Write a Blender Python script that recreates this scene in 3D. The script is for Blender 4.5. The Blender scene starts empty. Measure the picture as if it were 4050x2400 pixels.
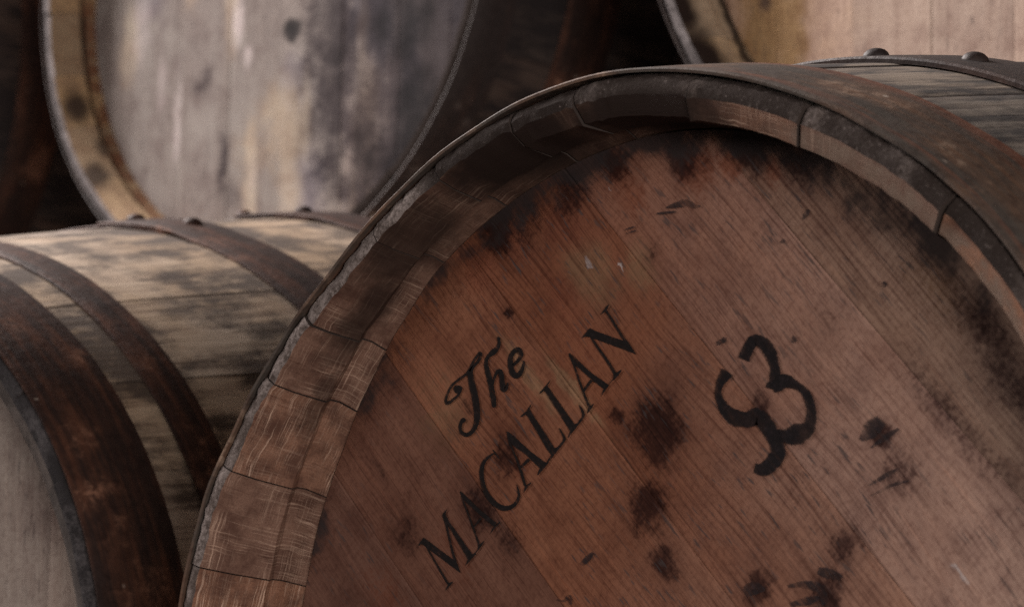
import bpy, bmesh, math, random
from mathutils import Vector, Matrix

random.seed(7)
SC = bpy.context.scene
COL = SC.collection
R = math.radians

# ------------------------------------------------------------------ camera
cam_d = bpy.data.cameras.new('camera')
cam = bpy.data.objects.new('camera', cam_d)
COL.objects.link(cam)
_F = Vector((-0.70548689, 0.69707471, 0.12796525))
_R = Vector((0.7042703, 0.70974014, 0.01650103))
_U = Vector((0.07931962, -0.10176338, 0.99164137))
_M = Matrix((_R, _U, -_F)).transposed().to_4x4()
_M.translation = Vector((1.25336398, -1.31250683, 0.0043767))
cam.matrix_world = _M
cam_d.sensor_width = 36.0
cam_d.lens = 36.0 * 12306.98 / 4050.0
cam_d.clip_start = 0.05
cam_d.clip_end = 60
cam_d.dof.use_dof = True
cam_d.dof.focus_distance = 1.96
cam_d.dof.aperture_fstop = 10.5
cam_d.dof.aperture_blades = 0
SC.camera = cam

# ------------------------------------------------------------------ world + lamps
W = bpy.data.worlds.new('World'); SC.world = W; W.use_nodes = True
W.node_tree.nodes['Background'].inputs[0].default_value = (0.86, 0.76, 0.78, 1)
W.node_tree.nodes['Background'].inputs[1].default_value = 0.006

def area(name, loc, target, size, sizey, power, col):
    d = bpy.data.lights.new(name, 'AREA'); d.shape = 'RECTANGLE'
    d.size = size; d.size_y = sizey; d.energy = power; d.color = col
    o = bpy.data.objects.new(name, d); COL.objects.link(o)
    o.location = loc
    o.rotation_euler = (Vector(target) - Vector(loc)).to_track_quat('-Z', 'Y').to_euler()
    return o
area('skylight_lamp', (-3.4, -0.1, 2.8), (-0.6, 0.5, 0.3), 1.5, 1.2, 400, (1.0, 0.91, 0.87))
area('aisle_lamp', (-1.9, -3.3, 1.7), (-0.5, 0.3, 0.4), 1.8, 1.4, 50, (1.0, 0.92, 0.88))
area('low_fill_lamp', (3.2, -1.95, 0.10), (-0.3, 0.1, 0.15), 1.1, 0.7, 95, (1.0, 0.90, 0.84))  # added low fill from the right for the left stave ends, no real doorway

SC.view_settings.view_transform = 'Standard'
SC.view_settings.look = 'None'
SC.view_settings.exposure = 0.0
SC.view_settings.gamma = 1.0
SC.view_settings.use_curve_mapping = False
SC.cycles.max_bounces = 6
SC.cycles.diffuse_bounces = 2
SC.cycles.use_adaptive_sampling = True
SC.cycles.adaptive_threshold = 0.02
SC.cycles.transparent_max_bounces = 12
SC.cycles.use_denoising = False
SC.cycles.sample_clamp_indirect = 4.0

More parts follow.
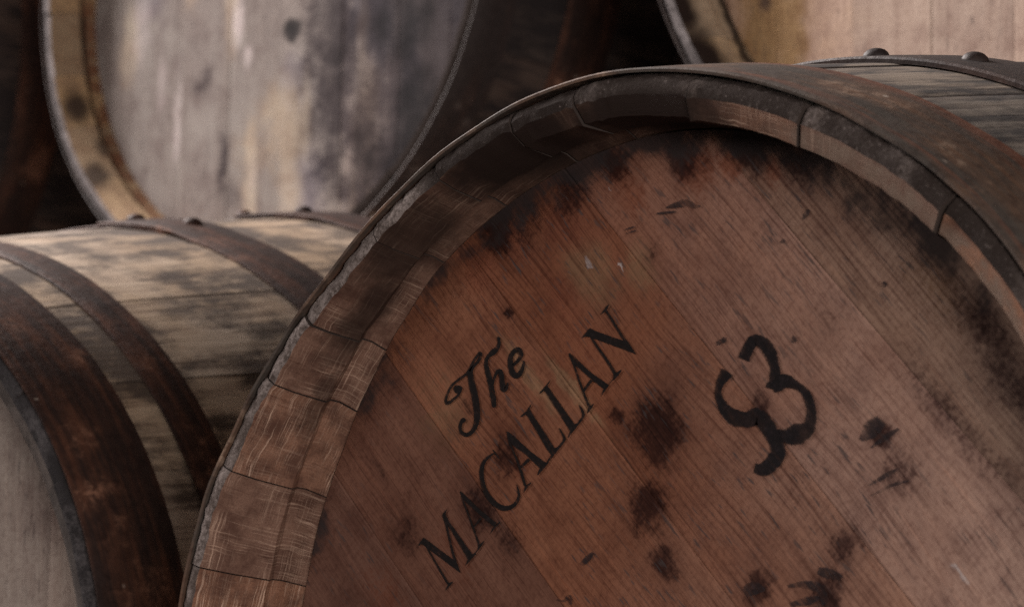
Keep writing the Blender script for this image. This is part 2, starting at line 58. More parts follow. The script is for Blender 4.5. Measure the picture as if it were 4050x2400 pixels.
# ------------------------------------------------------------------ traced print and stain data (metres on the head)
LETTERS = [["M",[{"s":[[[-0.2059,0.1062],[-0.2054,0.1053],[-0.205,0.1046],[-0.2044,0.1036],[-0.2032,0.102],[-0.2013,0.0996],[-0.1988,0.0967],[-0.196,0.0935],[-0.1935,0.0905],[-0.1912,0.0878],[-0.1889,0.0851],[-0.1867,0.0825],[-0.1845,0.0799]],[[-0.2052,0.1064],[-0.2045,0.1056],[-0.2039,0.1049],[-0.2031,0.1041],[-0.2018,0.1026],[-0.1998,0.1002],[-0.1972,0.0972],[-0.1945,0.0941],[-0.1919,0.0911],[-0.1895,0.0884],[-0.1872,0.0858],[-0.1849,0.0832],[-0.1827,0.0806]]]},{"p":[[-0.1863,0.0755],[-0.1823,0.0785],[-0.1792,0.0808],[-0.1789,0.0817],[-0.1817,0.0811],[-0.1842,0.0813],[-0.1839,0.0794]]},{"p":[[-0.2069,0.1102],[-0.205,0.1093],[-0.1764,0.0941],[-0.1748,0.0926],[-0.1719,0.0867],[-0.1744,0.0881],[-0.2051,0.1043],[-0.2084,0.1064]]},{"p":[[-0.2069,0.1102],[-0.2097,0.1077],[-0.2119,0.1056],[-0.2112,0.1049],[-0.2093,0.106],[-0.2068,0.1061],[-0.2049,0.1072]]},{"s":[[[-0.1732,0.0884],[-0.1738,0.0898],[-0.1744,0.0912],[-0.1751,0.0927],[-0.1759,0.0946],[-0.177,0.0971],[-0.1782,0.1001],[-0.1796,0.1032],[-0.1808,0.1063],[-0.1819,0.1093],[-0.1829,0.1123],[-0.1838,0.1152],[-0.1848,0.1177],[-0.1857,0.1196],[-0.1865,0.121],[-0.1873,0.1222],[-0.1881,0.1234]],[[-0.1744,0.0881],[-0.1753,0.0895],[-0.1763,0.0907],[-0.1772,0.0922],[-0.1783,0.0941],[-0.1793,0.0967],[-0.1805,0.0997],[-0.1816,0.1029],[-0.1827,0.106],[-0.1839,0.109],[-0.185,0.1121],[-0.186,0.1149],[-0.1869,0.1174],[-0.1877,0.1192],[-0.1884,0.1205],[-0.189,0.1218],[-0.1896,0.1231]]]},{"p":[[-0.19,0.1237],[-0.1886,0.1252],[-0.187,0.1249],[-0.1834,0.1201],[-0.1613,0.0983],[-0.1653,0.095],[-0.1872,0.121]]},{"p":[[-0.19,0.1237],[-0.1889,0.1252],[-0.1849,0.1283],[-0.1864,0.1256],[-0.1868,0.1241]]},{"p":[[-0.1676,0.0915],[-0.1659,0.0924],[-0.1594,0.0974],[-0.1579,0.0987],[-0.1589,0.0996],[-0.1619,0.0983],[-0.1653,0.0954]]}]],["A",[{"p":[[-0.1739,0.1389],[-0.172,0.1379],[-0.1694,0.1361],[-0.1549,0.1261],[-0.1406,0.1177],[-0.1424,0.1152],[-0.1548,0.1226],[-0.1693,0.1322],[-0.1719,0.1348]]},{"s":[[[-0.174,0.1383],[-0.1736,0.137],[-0.1732,0.1358],[-0.1727,0.1345],[-0.172,0.1329],[-0.1711,0.1311],[-0.1699,0.1291],[-0.1687,0.1269],[-0.1674,0.1246],[-0.166,0.1221],[-0.1645,0.1194],[-0.1631,0.1167],[-0.1617,0.114],[-0.1604,0.1115],[-0.1592,0.109],[-0.1581,0.1065],[-0.1569,0.104]],[[-0.1731,0.1384],[-0.1725,0.1372],[-0.1719,0.136],[-0.1713,0.1348],[-0.1705,0.1332],[-0.1695,0.1314],[-0.1684,0.1294],[-0.1672,0.1272],[-0.1659,0.1249],[-0.1645,0.1224],[-0.1629,0.1198],[-0.1614,0.117],[-0.1599,0.1144],[-0.1586,0.1119],[-0.1574,0.1094],[-0.1561,0.1069],[-0.1549,0.1044]]]},{"s":[[[-0.16,0.1154],[-0.1535,0.1207]],[[-0.1611,0.116],[-0.1549,0.1215]]]},{"p":[[-0.1459,0.1104],[-0.1439,0.1142],[-0.1418,0.1158],[-0.14,0.1168],[-0.1376,0.1185],[-0.1364,0.1184],[-0.1379,0.1168],[-0.1424,0.1137]]},{"p":[[-0.1598,0.0983],[-0.1568,0.1017],[-0.1565,0.1042],[-0.155,0.1044],[-0.1514,0.1067],[-0.1507,0.1063],[-0.1549,0.102],[-0.158,0.0995]]}]],["C",[{"s":[[[-0.1454,0.1635],[-0.1444,0.1626],[-0.1435,0.1616],[-0.1426,0.1607],[-0.1418,0.1599],[-0.1412,0.1593],[-0.1407,0.1587],[-0.1402,0.1582],[-0.1396,0.1577]],[[-0.1446,0.1639],[-0.1436,0.163],[-0.1425,0.1621],[-0.1415,0.1612],[-0.1407,0.1604],[-0.14,0.1598],[-0.1395,0.1591],[-0.1391,0.1586],[-0.1387,0.158]]]},{"s":[[[-0.143,0.1622],[-0.1443,0.1618],[-0.1456,0.1614],[-0.147,0.1609],[-0.1483,0.1604],[-0.1496,0.1598],[-0.151,0.1592],[-0.1523,0.1584],[-0.1536,0.1574],[-0.1546,0.1563],[-0.1555,0.1549],[-0.1562,0.1535],[-0.1567,0.152],[-0.1569,0.1505],[-0.1568,0.1489],[-0.1566,0.1473],[-0.1563,0.1458],[-0.156,0.1442],[-0.1556,0.1427],[-0.155,0.1411],[-0.1543,0.1396],[-0.1535,0.1381],[-0.1525,0.1366],[-0.1515,0.1352],[-0.1503,0.1339],[-0.1491,0.1326],[-0.1478,0.1314],[-0.1463,0.1302],[-0.1448,0.1291],[-0.1431,0.1281],[-0.1413,0.1272],[-0.1395,0.1263],[-0.1377,0.1257],[-0.1359,0.1252],[-0.1342,0.125],[-0.1326,0.1249],[-0.131,0.125],[-0.1293,0.1253],[-0.1277,0.1256],[-0.1262,0.1261],[-0.1248,0.1268],[-0.1236,0.1275],[-0.1226,0.1283],[-0.1218,0.1292],[-0.1211,0.13],[-0.1205,0.1309],[-0.1201,0.1317],[-0.1197,0.1326],[-0.1196,0.1336],[-0.1197,0.1347],[-0.12,0.1357],[-0.1204,0.1367],[-0.1208,0.1377],[-0.1212,0.1386],[-0.1217,0.1395],[-0.1222,0.1403],[-0.1227,0.1412]],[[-0.1424,0.1615],[-0.1436,0.161],[-0.1448,0.1604],[-0.1459,0.1599],[-0.147,0.1592],[-0.1481,0.1585],[-0.1492,0.1578],[-0.1501,0.157],[-0.1509,0.1562],[-0.1515,0.1551],[-0.152,0.1539],[-0.1524,0.1527],[-0.1526,0.1514],[-0.1527,0.1502],[-0.1526,0.1488],[-0.1524,0.1474],[-0.1521,0.146],[-0.1518,0.1446],[-0.1513,0.1432],[-0.1508,0.1418],[-0.1502,0.1404],[-0.1494,0.1392],[-0.1485,0.1379],[-0.1476,0.1367],[-0.1465,0.1355],[-0.1454,0.1344],[-0.1442,0.1334],[-0.143,0.1324],[-0.1417,0.1315],[-0.1403,0.1307],[-0.1388,0.13],[-0.1372,0.1293],[-0.1359,0.1288],[-0.1348,0.1285],[-0.1337,0.1283],[-0.1327,0.1281],[-0.1316,0.1281],[-0.1305,0.1281],[-0.1292,0.1283],[-0.128,0.1286],[-0.127,0.1289],[-0.126,0.1293],[-0.1251,0.1299],[-0.1243,0.1305],[-0.1236,0.1312],[-0.123,0.1318],[-0.1225,0.1325],[-0.1222,0.1331],[-0.122,0.1338],[-0.1219,0.1346],[-0.122,0.1355],[-0.1222,0.1365],[-0.1224,0.1375],[-0.1226,0.1384],[-0.1228,0.1393],[-0.123,0.1402],[-0.1232,0.1411]]]}]],["A",[{"p":[[-0.1332,0.1745],[-0.1311,0.1745],[-0.1278,0.1724],[-0.1122,0.1617],[-0.0973,0.1531],[-0.1021,0.1498],[-0.1058,0.1522],[-0.1149,0.159],[-0.1277,0.166],[-0.1305,0.1693]]},{"s":[[[-0.1326,0.1725],[-0.1321,0.1711],[-0.1316,0.1696],[-0.1311,0.1682],[-0.1303,0.1665],[-0.1293,0.1648],[-0.1281,0.1631],[-0.1268,0.1612],[-0.1257,0.1592],[-0.1245,0.1571],[-0.1234,0.1548],[-0.1223,0.1525],[-0.1212,0.1501],[-0.12,0.1476],[-0.1189,0.1449],[-0.1177,0.1423],[-0.1165,0.1397]],[[-0.1312,0.1727],[-0.1307,0.1713],[-0.1301,0.1698],[-0.1295,0.1684],[-0.1288,0.1669],[-0.1278,0.1652],[-0.1266,0.1635],[-0.1253,0.1616],[-0.124,0.1596],[-0.1227,0.1575],[-0.1215,0.1553],[-0.1202,0.1529],[-0.119,0.1505],[-0.1178,0.148],[-0.1165,0.1454],[-0.1154,0.1427],[-0.1142,0.1401]]]},{"s":[[[-0.1184,0.1512],[-0.1111,0.1555]],[[-0.12,0.1525],[-0.1132,0.1572]]]},{"p":[[-0.1049,0.1462],[-0.104,0.1461],[-0.0969,0.1518],[-0.0947,0.154],[-0.0978,0.1538],[-0.1026,0.1511]]},{"p":[[-0.1166,0.1358],[-0.1155,0.1405],[-0.114,0.1402],[-0.11,0.1422],[-0.1104,0.141],[-0.114,0.1379],[-0.1162,0.1358]]}]],["L",[{"p":[[-0.1165,0.1857],[-0.1128,0.1879],[-0.1107,0.1851],[-0.0903,0.1621],[-0.0932,0.158],[-0.0969,0.1616]]},{"p":[[-0.1205,0.183],[-0.1202,0.184],[-0.1161,0.1862],[-0.111,0.191],[-0.1113,0.1897],[-0.1131,0.1871],[-0.1153,0.1848],[-0.119,0.1832]]},{"p":[[-0.0932,0.158],[-0.0903,0.1621],[-0.087,0.1632],[-0.0834,0.1665],[-0.0832,0.1683],[-0.0869,0.1743],[-0.0861,0.1745],[-0.0824,0.1704],[-0.0803,0.1674],[-0.0823,0.1649],[-0.088,0.1601],[-0.0938,0.1551],[-0.0967,0.1531],[-0.096,0.1552]]}]],["L",[{"p":[[-0.1011,0.1995],[-0.0978,0.2017],[-0.0955,0.1994],[-0.0734,0.176],[-0.0773,0.172],[-0.0803,0.1755]]},{"p":[[-0.1044,0.1965],[-0.104,0.1975],[-0.1007,0.2],[-0.0949,0.2048],[-0.0952,0.2034],[-0.0977,0.2009],[-0.0996,0.1988],[-0.1029,0.1969]]},{"p":[[-0.0773,0.172],[-0.0734,0.176],[-0.0708,0.1769],[-0.0673,0.1801],[-0.0672,0.1822],[-0.0699,0.1876],[-0.0692,0.1878],[-0.0659,0.1842],[-0.0644,0.181],[-0.0665,0.1785],[-0.0722,0.1736],[-0.0769,0.1696],[-0.0785,0.1678],[-0.0787,0.1686]]}]],["A",[{"p":[[-0.0796,0.22],[-0.0786,0.2205],[-0.0757,0.2187],[-0.061,0.2077],[-0.045,0.1986],[-0.0486,0.196],[-0.0587,0.2021],[-0.072,0.2116],[-0.0745,0.2128]]},{"s":[[[-0.0794,0.219],[-0.0784,0.2174],[-0.0774,0.2158],[-0.0764,0.2141],[-0.0753,0.2121],[-0.0742,0.2097],[-0.073,0.2071],[-0.0717,0.2043],[-0.0705,0.2018],[-0.0694,0.1995],[-0.0682,0.1972],[-0.0671,0.1951],[-0.066,0.1931],[-0.065,0.1911],[-0.064,0.1892],[-0.063,0.1874],[-0.062,0.1855]],[[-0.0783,0.2193],[-0.0772,0.2177],[-0.076,0.2161],[-0.0749,0.2144],[-0.0737,0.2125],[-0.0725,0.2101],[-0.0712,0.2074],[-0.0699,0.2047],[-0.0686,0.2022],[-0.0675,0.1999],[-0.0663,0.1977],[-0.0652,0.1955],[-0.0641,0.1935],[-0.0631,0.1915],[-0.062,0.1897],[-0.061,0.1878],[-0.06,0.1859]]]},{"s":[[[-0.065,0.1957],[-0.0584,0.2018]],[[-0.0667,0.1967],[-0.0605,0.203]]]},{"p":[[-0.0511,0.1919],[-0.05,0.195],[-0.0489,0.1965],[-0.0457,0.1987],[-0.0447,0.1983],[-0.0471,0.1956],[-0.0503,0.1924]]},{"p":[[-0.0627,0.1821],[-0.062,0.1852],[-0.061,0.1862],[-0.0574,0.1879],[-0.0569,0.1873],[-0.0598,0.1841],[-0.062,0.1824]]},{"s":[[[-0.0456,0.1978],[-0.0399,0.2021]],[[-0.0459,0.198],[-0.0403,0.2024]]]}]],["N",[{"s":[[[-0.0611,0.2284],[-0.06,0.2271],[-0.059,0.2258],[-0.0578,0.2244],[-0.0564,0.2227],[-0.0545,0.2206],[-0.0522,0.2182],[-0.0499,0.2156],[-0.0477,0.2132],[-0.0458,0.2108],[-0.0439,0.2085],[-0.0421,0.2061],[-0.0403,0.2038]],[[-0.0595,0.229],[-0.0584,0.2277],[-0.0573,0.2265],[-0.0561,0.2251],[-0.0546,0.2235],[-0.0527,0.2214],[-0.0504,0.219],[-0.048,0.2165],[-0.0457,0.214],[-0.0437,0.2117],[-0.0417,0.2093],[-0.0398,0.207],[-0.0379,0.2047]]]},{"p":[[-0.0615,0.2348],[-0.0564,0.2324],[-0.0316,0.2243],[-0.027,0.2211],[-0.0219,0.2156],[-0.029,0.2181],[-0.0563,0.2274],[-0.0607,0.2285],[-0.0636,0.23]]},{"p":[[-0.0683,0.2288],[-0.0676,0.2298],[-0.0615,0.2348],[-0.0596,0.2318],[-0.0618,0.2293],[-0.065,0.2296]]},{"s":[[[-0.0484,0.2437],[-0.0471,0.2421],[-0.0458,0.2405],[-0.0445,0.2388],[-0.043,0.237],[-0.0413,0.2348],[-0.0394,0.2325],[-0.0375,0.2301],[-0.0358,0.228],[-0.0343,0.2263],[-0.0329,0.2247],[-0.0316,0.2232],[-0.0302,0.2218],[-0.0287,0.2203],[-0.027,0.2189],[-0.0254,0.2174],[-0.0237,0.216]],[[-0.0468,0.2443],[-0.0455,0.2427],[-0.0441,0.2412],[-0.0427,0.2395],[-0.0412,0.2377],[-0.0395,0.2355],[-0.0376,0.2332],[-0.0357,0.2309],[-0.0339,0.2288],[-0.0323,0.2272],[-0.0308,0.2257],[-0.0294,0.2243],[-0.028,0.2228],[-0.0266,0.2212],[-0.0254,0.2196],[-0.0242,0.218],[-0.023,0.2164]]]},{"p":[[-0.0527,0.2418],[-0.0522,0.2426],[-0.048,0.2467],[-0.0452,0.2482],[-0.0457,0.2468],[-0.0472,0.244],[-0.0508,0.2427]]},{"p":[[-0.0412,0.2012],[-0.0409,0.2049],[-0.0387,0.2055],[-0.0345,0.2073],[-0.0339,0.2068],[-0.0366,0.2038],[-0.0401,0.2012]]}]],["T",[{"p":[[-0.174,0.2037],[-0.1744,0.2024],[-0.1756,0.2015],[-0.1774,0.2012],[-0.1793,0.2014],[-0.1809,0.2023],[-0.1818,0.2035],[-0.1818,0.2048],[-0.181,0.2059],[-0.1794,0.2066],[-0.1775,0.2066],[-0.1757,0.2061],[-0.1745,0.205]]},{"p":[[-0.1735,0.2041],[-0.1737,0.2035],[-0.1744,0.203],[-0.1753,0.2028],[-0.1763,0.2029],[-0.1772,0.2034],[-0.1777,0.204],[-0.1777,0.2047],[-0.1772,0.2053],[-0.1764,0.2057],[-0.1754,0.2057],[-0.1745,0.2054],[-0.1738,0.2048]]},{"s":[[[-0.1765,0.2035],[-0.1769,0.2027],[-0.1773,0.2019],[-0.1777,0.2012],[-0.1784,0.2005],[-0.1794,0.1998],[-0.1807,0.1991],[-0.1822,0.1985],[-0.1835,0.1979],[-0.1848,0.1973],[-0.186,0.1969],[-0.187,0.1966],[-0.1874,0.1966],[-0.187,0.1965],[-0.187,0.1965],[-0.1872,0.1968],[-0.1874,0.1973],[-0.1874,0.198],[-0.1872,0.1988],[-0.1869,0.1997],[-0.1864,0.2007],[-0.1857,0.2019],[-0.1849,0.2033],[-0.1839,0.2046],[-0.1827,0.2058],[-0.1814,0.2068],[-0.1798,0.2077],[-0.1781,0.2085],[-0.1764,0.2094],[-0.1745,0.2102],[-0.1725,0.211],[-0.1706,0.2118],[-0.169,0.2126],[-0.1679,0.2134],[-0.1672,0.2141],[-0.1667,0.2147],[-0.1662,0.2154]],[[-0.174,0.2026],[-0.1746,0.2019],[-0.1751,0.2011],[-0.1757,0.2003],[-0.1766,0.1995],[-0.1778,0.1986],[-0.1792,0.1978],[-0.1806,0.197],[-0.1819,0.1963],[-0.1832,0.1957],[-0.1845,0.1951],[-0.1858,0.1946],[-0.1873,0.1944],[-0.1889,0.1949],[-0.1897,0.1958],[-0.19,0.1967],[-0.19,0.1975],[-0.1899,0.1984],[-0.1896,0.1993],[-0.1891,0.2003],[-0.1885,0.2014],[-0.1878,0.2026],[-0.1869,0.2041],[-0.1858,0.2055],[-0.1845,0.2069],[-0.183,0.208],[-0.1813,0.209],[-0.1796,0.2099],[-0.1778,0.2108],[-0.176,0.2117],[-0.174,0.2125],[-0.1722,0.2133],[-0.1709,0.214],[-0.17,0.2146],[-0.1695,0.2152],[-0.1691,0.2158],[-0.1685,0.2164]]]},{"s":[[[-0.1663,0.2146],[-0.1655,0.216],[-0.1647,0.2173],[-0.164,0.2186],[-0.1632,0.2198],[-0.1623,0.2209],[-0.1613,0.2219],[-0.1603,0.2228],[-0.1595,0.2236],[-0.1586,0.2241],[-0.1579,0.2245],[-0.1574,0.2246],[-0.1578,0.2246],[-0.1585,0.2248],[-0.1585,0.2249],[-0.1583,0.2246],[-0.1583,0.2242],[-0.1586,0.2236],[-0.1591,0.2228],[-0.1599,0.2219],[-0.1607,0.221],[-0.1617,0.2202],[-0.1629,0.2194],[-0.1642,0.2186],[-0.1653,0.2177],[-0.1663,0.217],[-0.1672,0.2163],[-0.168,0.2155],[-0.1686,0.2144],[-0.1689,0.2131],[-0.1689,0.2119],[-0.1687,0.2106],[-0.1685,0.2092],[-0.168,0.2074],[-0.1674,0.2055],[-0.1668,0.2035],[-0.1662,0.2016],[-0.1656,0.1998],[-0.165,0.1981],[-0.1645,0.1964],[-0.164,0.1947],[-0.1636,0.193],[-0.1632,0.1912],[-0.1629,0.1895],[-0.1626,0.188],[-0.1624,0.1868],[-0.1623,0.1858],[-0.1622,0.1848],[-0.1623,0.1838],[-0.1624,0.1827],[-0.1626,0.1816],[-0.1628,0.1806],[-0.1632,0.1797],[-0.1637,0.1788],[-0.1643,0.178],[-0.165,0.1773],[-0.1657,0.1768],[-0.1666,0.1763],[-0.1675,0.176],[-0.1683,0.1758],[-0.169,0.1757],[-0.1698,0.1758],[-0.1707,0.176],[-0.1716,0.1763],[-0.1723,0.1767],[-0.1727,0.1771],[-0.1731,0.1777],[-0.1733,0.1784],[-0.1734,0.1792],[-0.1734,0.1799],[-0.1732,0.1806],[-0.1729,0.1813],[-0.1725,0.1818],[-0.1722,0.1821],[-0.1718,0.1823],[-0.1713,0.1825],[-0.1706,0.1828]],[[-0.1685,0.2154],[-0.1677,0.2167],[-0.1669,0.2181],[-0.1661,0.2195],[-0.1653,0.2207],[-0.1643,0.2219],[-0.1632,0.223],[-0.1622,0.2239],[-0.1613,0.2247],[-0.1606,0.2254],[-0.1599,0.2261],[-0.1592,0.2266],[-0.1578,0.2268],[-0.1563,0.2262],[-0.1557,0.2254],[-0.1555,0.2245],[-0.1557,0.2236],[-0.1562,0.2227],[-0.1568,0.2218],[-0.1577,0.2208],[-0.1586,0.2198],[-0.1597,0.2189],[-0.1609,0.218],[-0.1621,0.2172],[-0.163,0.2164],[-0.1636,0.2156],[-0.1639,0.2149],[-0.1641,0.2143],[-0.1641,0.2136],[-0.1639,0.2129],[-0.1636,0.212],[-0.1632,0.2109],[-0.1627,0.2096],[-0.1621,0.2079],[-0.1614,0.2061],[-0.1607,0.2041],[-0.16,0.2022],[-0.1594,0.2004],[-0.1589,0.1986],[-0.1583,0.1969],[-0.1579,0.1951],[-0.1574,0.1933],[-0.1571,0.1914],[-0.1568,0.1896],[-0.1566,0.188],[-0.1566,0.1866],[-0.1566,0.1854],[-0.1568,0.1842],[-0.1571,0.1831],[-0.1575,0.1818],[-0.1579,0.1806],[-0.1585,0.1794],[-0.1592,0.1783],[-0.16,0.1773],[-0.1609,0.1763],[-0.1619,0.1754],[-0.163,0.1746],[-0.1642,0.174],[-0.1656,0.1735],[-0.1671,0.1731],[-0.1688,0.173],[-0.1705,0.1732],[-0.1721,0.1737],[-0.1736,0.1744],[-0.1748,0.1752],[-0.1757,0.1762],[-0.1761,0.1773],[-0.1764,0.1783],[-0.1765,0.1793],[-0.1764,0.1803],[-0.1762,0.1812],[-0.1759,0.1821],[-0.1756,0.1829],[-0.1751,0.1836],[-0.1745,0.1842],[-0.174,0.1846],[-0.1736,0.185]]]},{"p":[[-0.1697,0.1838],[-0.1699,0.183],[-0.1706,0.1825],[-0.1716,0.1823],[-0.1727,0.1825],[-0.1736,0.1829],[-0.1741,0.1836],[-0.1741,0.1844],[-0.1736,0.185],[-0.1728,0.1854],[-0.1717,0.1854],[-0.1707,0.1851],[-0.17,0.1845]]}]],["h",[{"p":[[-0.1401,0.234],[-0.1402,0.2336],[-0.1407,0.2333],[-0.1413,0.2331],[-0.142,0.2332],[-0.1425,0.2336],[-0.1429,0.234],[-0.1429,0.2345],[-0.1426,0.2349],[-0.142,0.2351],[-0.1414,0.2351],[-0.1407,0.2349],[-0.1403,0.2345]]},{"s":[[[-0.1428,0.2342],[-0.1426,0.2333],[-0.1423,0.2325],[-0.1422,0.2318],[-0.1422,0.2312],[-0.1424,0.2305],[-0.1428,0.2299],[-0.1433,0.2293],[-0.1439,0.2288],[-0.1447,0.2284],[-0.1457,0.2279],[-0.1468,0.2275],[-0.1479,0.227],[-0.1487,0.2264],[-0.1495,0.2257],[-0.1504,0.225],[-0.1512,0.2243],[-0.1519,0.2236],[-0.1526,0.2229],[-0.1533,0.2221],[-0.1537,0.2212],[-0.1541,0.2203],[-0.1542,0.2194],[-0.1543,0.2184],[-0.1541,0.2171],[-0.1538,0.2155],[-0.1533,0.2136],[-0.1527,0.2117],[-0.1521,0.2099],[-0.1515,0.2082],[-0.1508,0.2064],[-0.1502,0.2046],[-0.1496,0.203],[-0.1491,0.2014],[-0.1487,0.1999],[-0.1484,0.1985],[-0.148,0.1971],[-0.1476,0.1957],[-0.1472,0.1944],[-0.1468,0.193],[-0.1464,0.1916]],[[-0.1402,0.2343],[-0.1399,0.2335],[-0.1397,0.2327],[-0.1394,0.2318],[-0.1394,0.2308],[-0.1395,0.2299],[-0.1397,0.2289],[-0.1401,0.228],[-0.1407,0.227],[-0.1415,0.2261],[-0.1424,0.2253],[-0.1434,0.2246],[-0.1444,0.224],[-0.1456,0.2235],[-0.1468,0.2232],[-0.1479,0.2229],[-0.1487,0.2226],[-0.1494,0.2221],[-0.15,0.2216],[-0.1504,0.221],[-0.1506,0.2204],[-0.1507,0.2198],[-0.1506,0.2192],[-0.1504,0.2184],[-0.15,0.2173],[-0.1495,0.2159],[-0.1487,0.2141],[-0.1479,0.2123],[-0.1471,0.2105],[-0.1465,0.2087],[-0.1459,0.2069],[-0.1453,0.2051],[-0.1448,0.2034],[-0.1443,0.2018],[-0.1437,0.2003],[-0.1433,0.1988],[-0.1429,0.1973],[-0.1426,0.1959],[-0.1425,0.1945],[-0.1424,0.1931],[-0.1422,0.1918]]]},{"p":[[-0.1422,0.1916],[-0.1424,0.1909],[-0.1431,0.1904],[-0.144,0.1902],[-0.1451,0.1903],[-0.1459,0.1908],[-0.1464,0.1915],[-0.1464,0.1922],[-0.146,0.1928],[-0.1451,0.1931],[-0.1441,0.1932],[-0.1432,0.1929],[-0.1425,0.1923]]},{"s":[[[-0.1452,0.2043],[-0.1447,0.2055],[-0.1443,0.2066],[-0.1439,0.2077],[-0.1434,0.2087],[-0.1428,0.2096],[-0.1422,0.2105],[-0.1416,0.2112],[-0.141,0.2117],[-0.1405,0.2119],[-0.1402,0.212],[-0.1402,0.2119],[-0.1408,0.2119],[-0.141,0.212],[-0.1408,0.2116],[-0.1405,0.211],[-0.1403,0.2102],[-0.1401,0.2093],[-0.14,0.2082],[-0.1399,0.207],[-0.1397,0.2058],[-0.1396,0.2046],[-0.1394,0.2033],[-0.1392,0.2021],[-0.1386,0.2009],[-0.1368,0.1997],[-0.1348,0.1995],[-0.1336,0.1999],[-0.1327,0.2005],[-0.1321,0.2013],[-0.1318,0.202],[-0.1317,0.2028],[-0.1316,0.2034],[-0.1315,0.204],[-0.1315,0.2045],[-0.1316,0.2049],[-0.1316,0.2054]],[[-0.1467,0.2047],[-0.1464,0.2058],[-0.1461,0.207],[-0.1458,0.2082],[-0.1455,0.2093],[-0.1451,0.2103],[-0.1446,0.2114],[-0.1441,0.2124],[-0.1435,0.2132],[-0.1427,0.2139],[-0.1417,0.2144],[-0.1404,0.2146],[-0.1386,0.2143],[-0.1374,0.2134],[-0.1367,0.2125],[-0.1362,0.2116],[-0.1358,0.2105],[-0.1355,0.2094],[-0.1352,0.2081],[-0.1351,0.2069],[-0.1349,0.2058],[-0.1346,0.2047],[-0.1342,0.2035],[-0.1339,0.2027],[-0.1339,0.2024],[-0.1346,0.2028],[-0.1354,0.2028],[-0.1354,0.2026],[-0.1352,0.2025],[-0.1349,0.2025],[-0.1345,0.2029],[-0.134,0.2035],[-0.1337,0.204],[-0.1334,0.2044],[-0.1332,0.2047],[-0.1331,0.2051],[-0.1329,0.2056]]]}]],["e",[{"s":[[[-0.127,0.2153],[-0.1256,0.2161],[-0.1242,0.2169],[-0.1228,0.2177],[-0.1216,0.2186],[-0.1206,0.2194],[-0.1198,0.2202],[-0.1191,0.2211],[-0.1188,0.2222],[-0.1191,0.2235],[-0.1197,0.2247],[-0.1206,0.2259],[-0.122,0.2269],[-0.124,0.2273],[-0.1256,0.2272],[-0.127,0.2268],[-0.1282,0.2262],[-0.1293,0.2256],[-0.1303,0.2247],[-0.1312,0.2238],[-0.132,0.2227],[-0.1325,0.2216],[-0.1328,0.2205],[-0.133,0.2193],[-0.1331,0.2181],[-0.133,0.2169],[-0.1328,0.2156],[-0.1324,0.2143],[-0.132,0.2131],[-0.1316,0.212],[-0.131,0.2109],[-0.1301,0.2098],[-0.1289,0.2087],[-0.1274,0.208],[-0.1257,0.2076],[-0.1239,0.2075],[-0.1221,0.2079],[-0.1207,0.2087],[-0.1198,0.2097],[-0.1191,0.2107],[-0.1186,0.2117],[-0.1181,0.2127],[-0.1178,0.2138],[-0.1176,0.2148],[-0.1175,0.2157],[-0.1175,0.2164],[-0.1176,0.2171],[-0.1178,0.2177],[-0.1179,0.2183]],[[-0.1288,0.2168],[-0.1275,0.2176],[-0.1262,0.2185],[-0.125,0.2193],[-0.1242,0.2201],[-0.1236,0.2209],[-0.1233,0.2215],[-0.1232,0.2221],[-0.1233,0.2225],[-0.1234,0.2231],[-0.1237,0.2238],[-0.1241,0.2244],[-0.1241,0.2244],[-0.1238,0.2244],[-0.1241,0.2243],[-0.1248,0.2241],[-0.1255,0.2238],[-0.1262,0.2234],[-0.1269,0.2228],[-0.1276,0.2221],[-0.128,0.2214],[-0.1282,0.2207],[-0.1282,0.2198],[-0.1281,0.2189],[-0.128,0.2179],[-0.1278,0.2169],[-0.1276,0.2158],[-0.1273,0.2147],[-0.1269,0.2138],[-0.1265,0.213],[-0.126,0.2122],[-0.1256,0.2117],[-0.1253,0.2115],[-0.1251,0.2114],[-0.1248,0.2112],[-0.1246,0.2111],[-0.1245,0.211],[-0.1241,0.2111],[-0.1234,0.2116],[-0.1226,0.2123],[-0.1218,0.213],[-0.1212,0.2138],[-0.1207,0.2146],[-0.1203,0.2154],[-0.1199,0.2161],[-0.1196,0.2167],[-0.1195,0.2173],[-0.1193,0.2178],[-0.1192,0.2184]]]}]]]
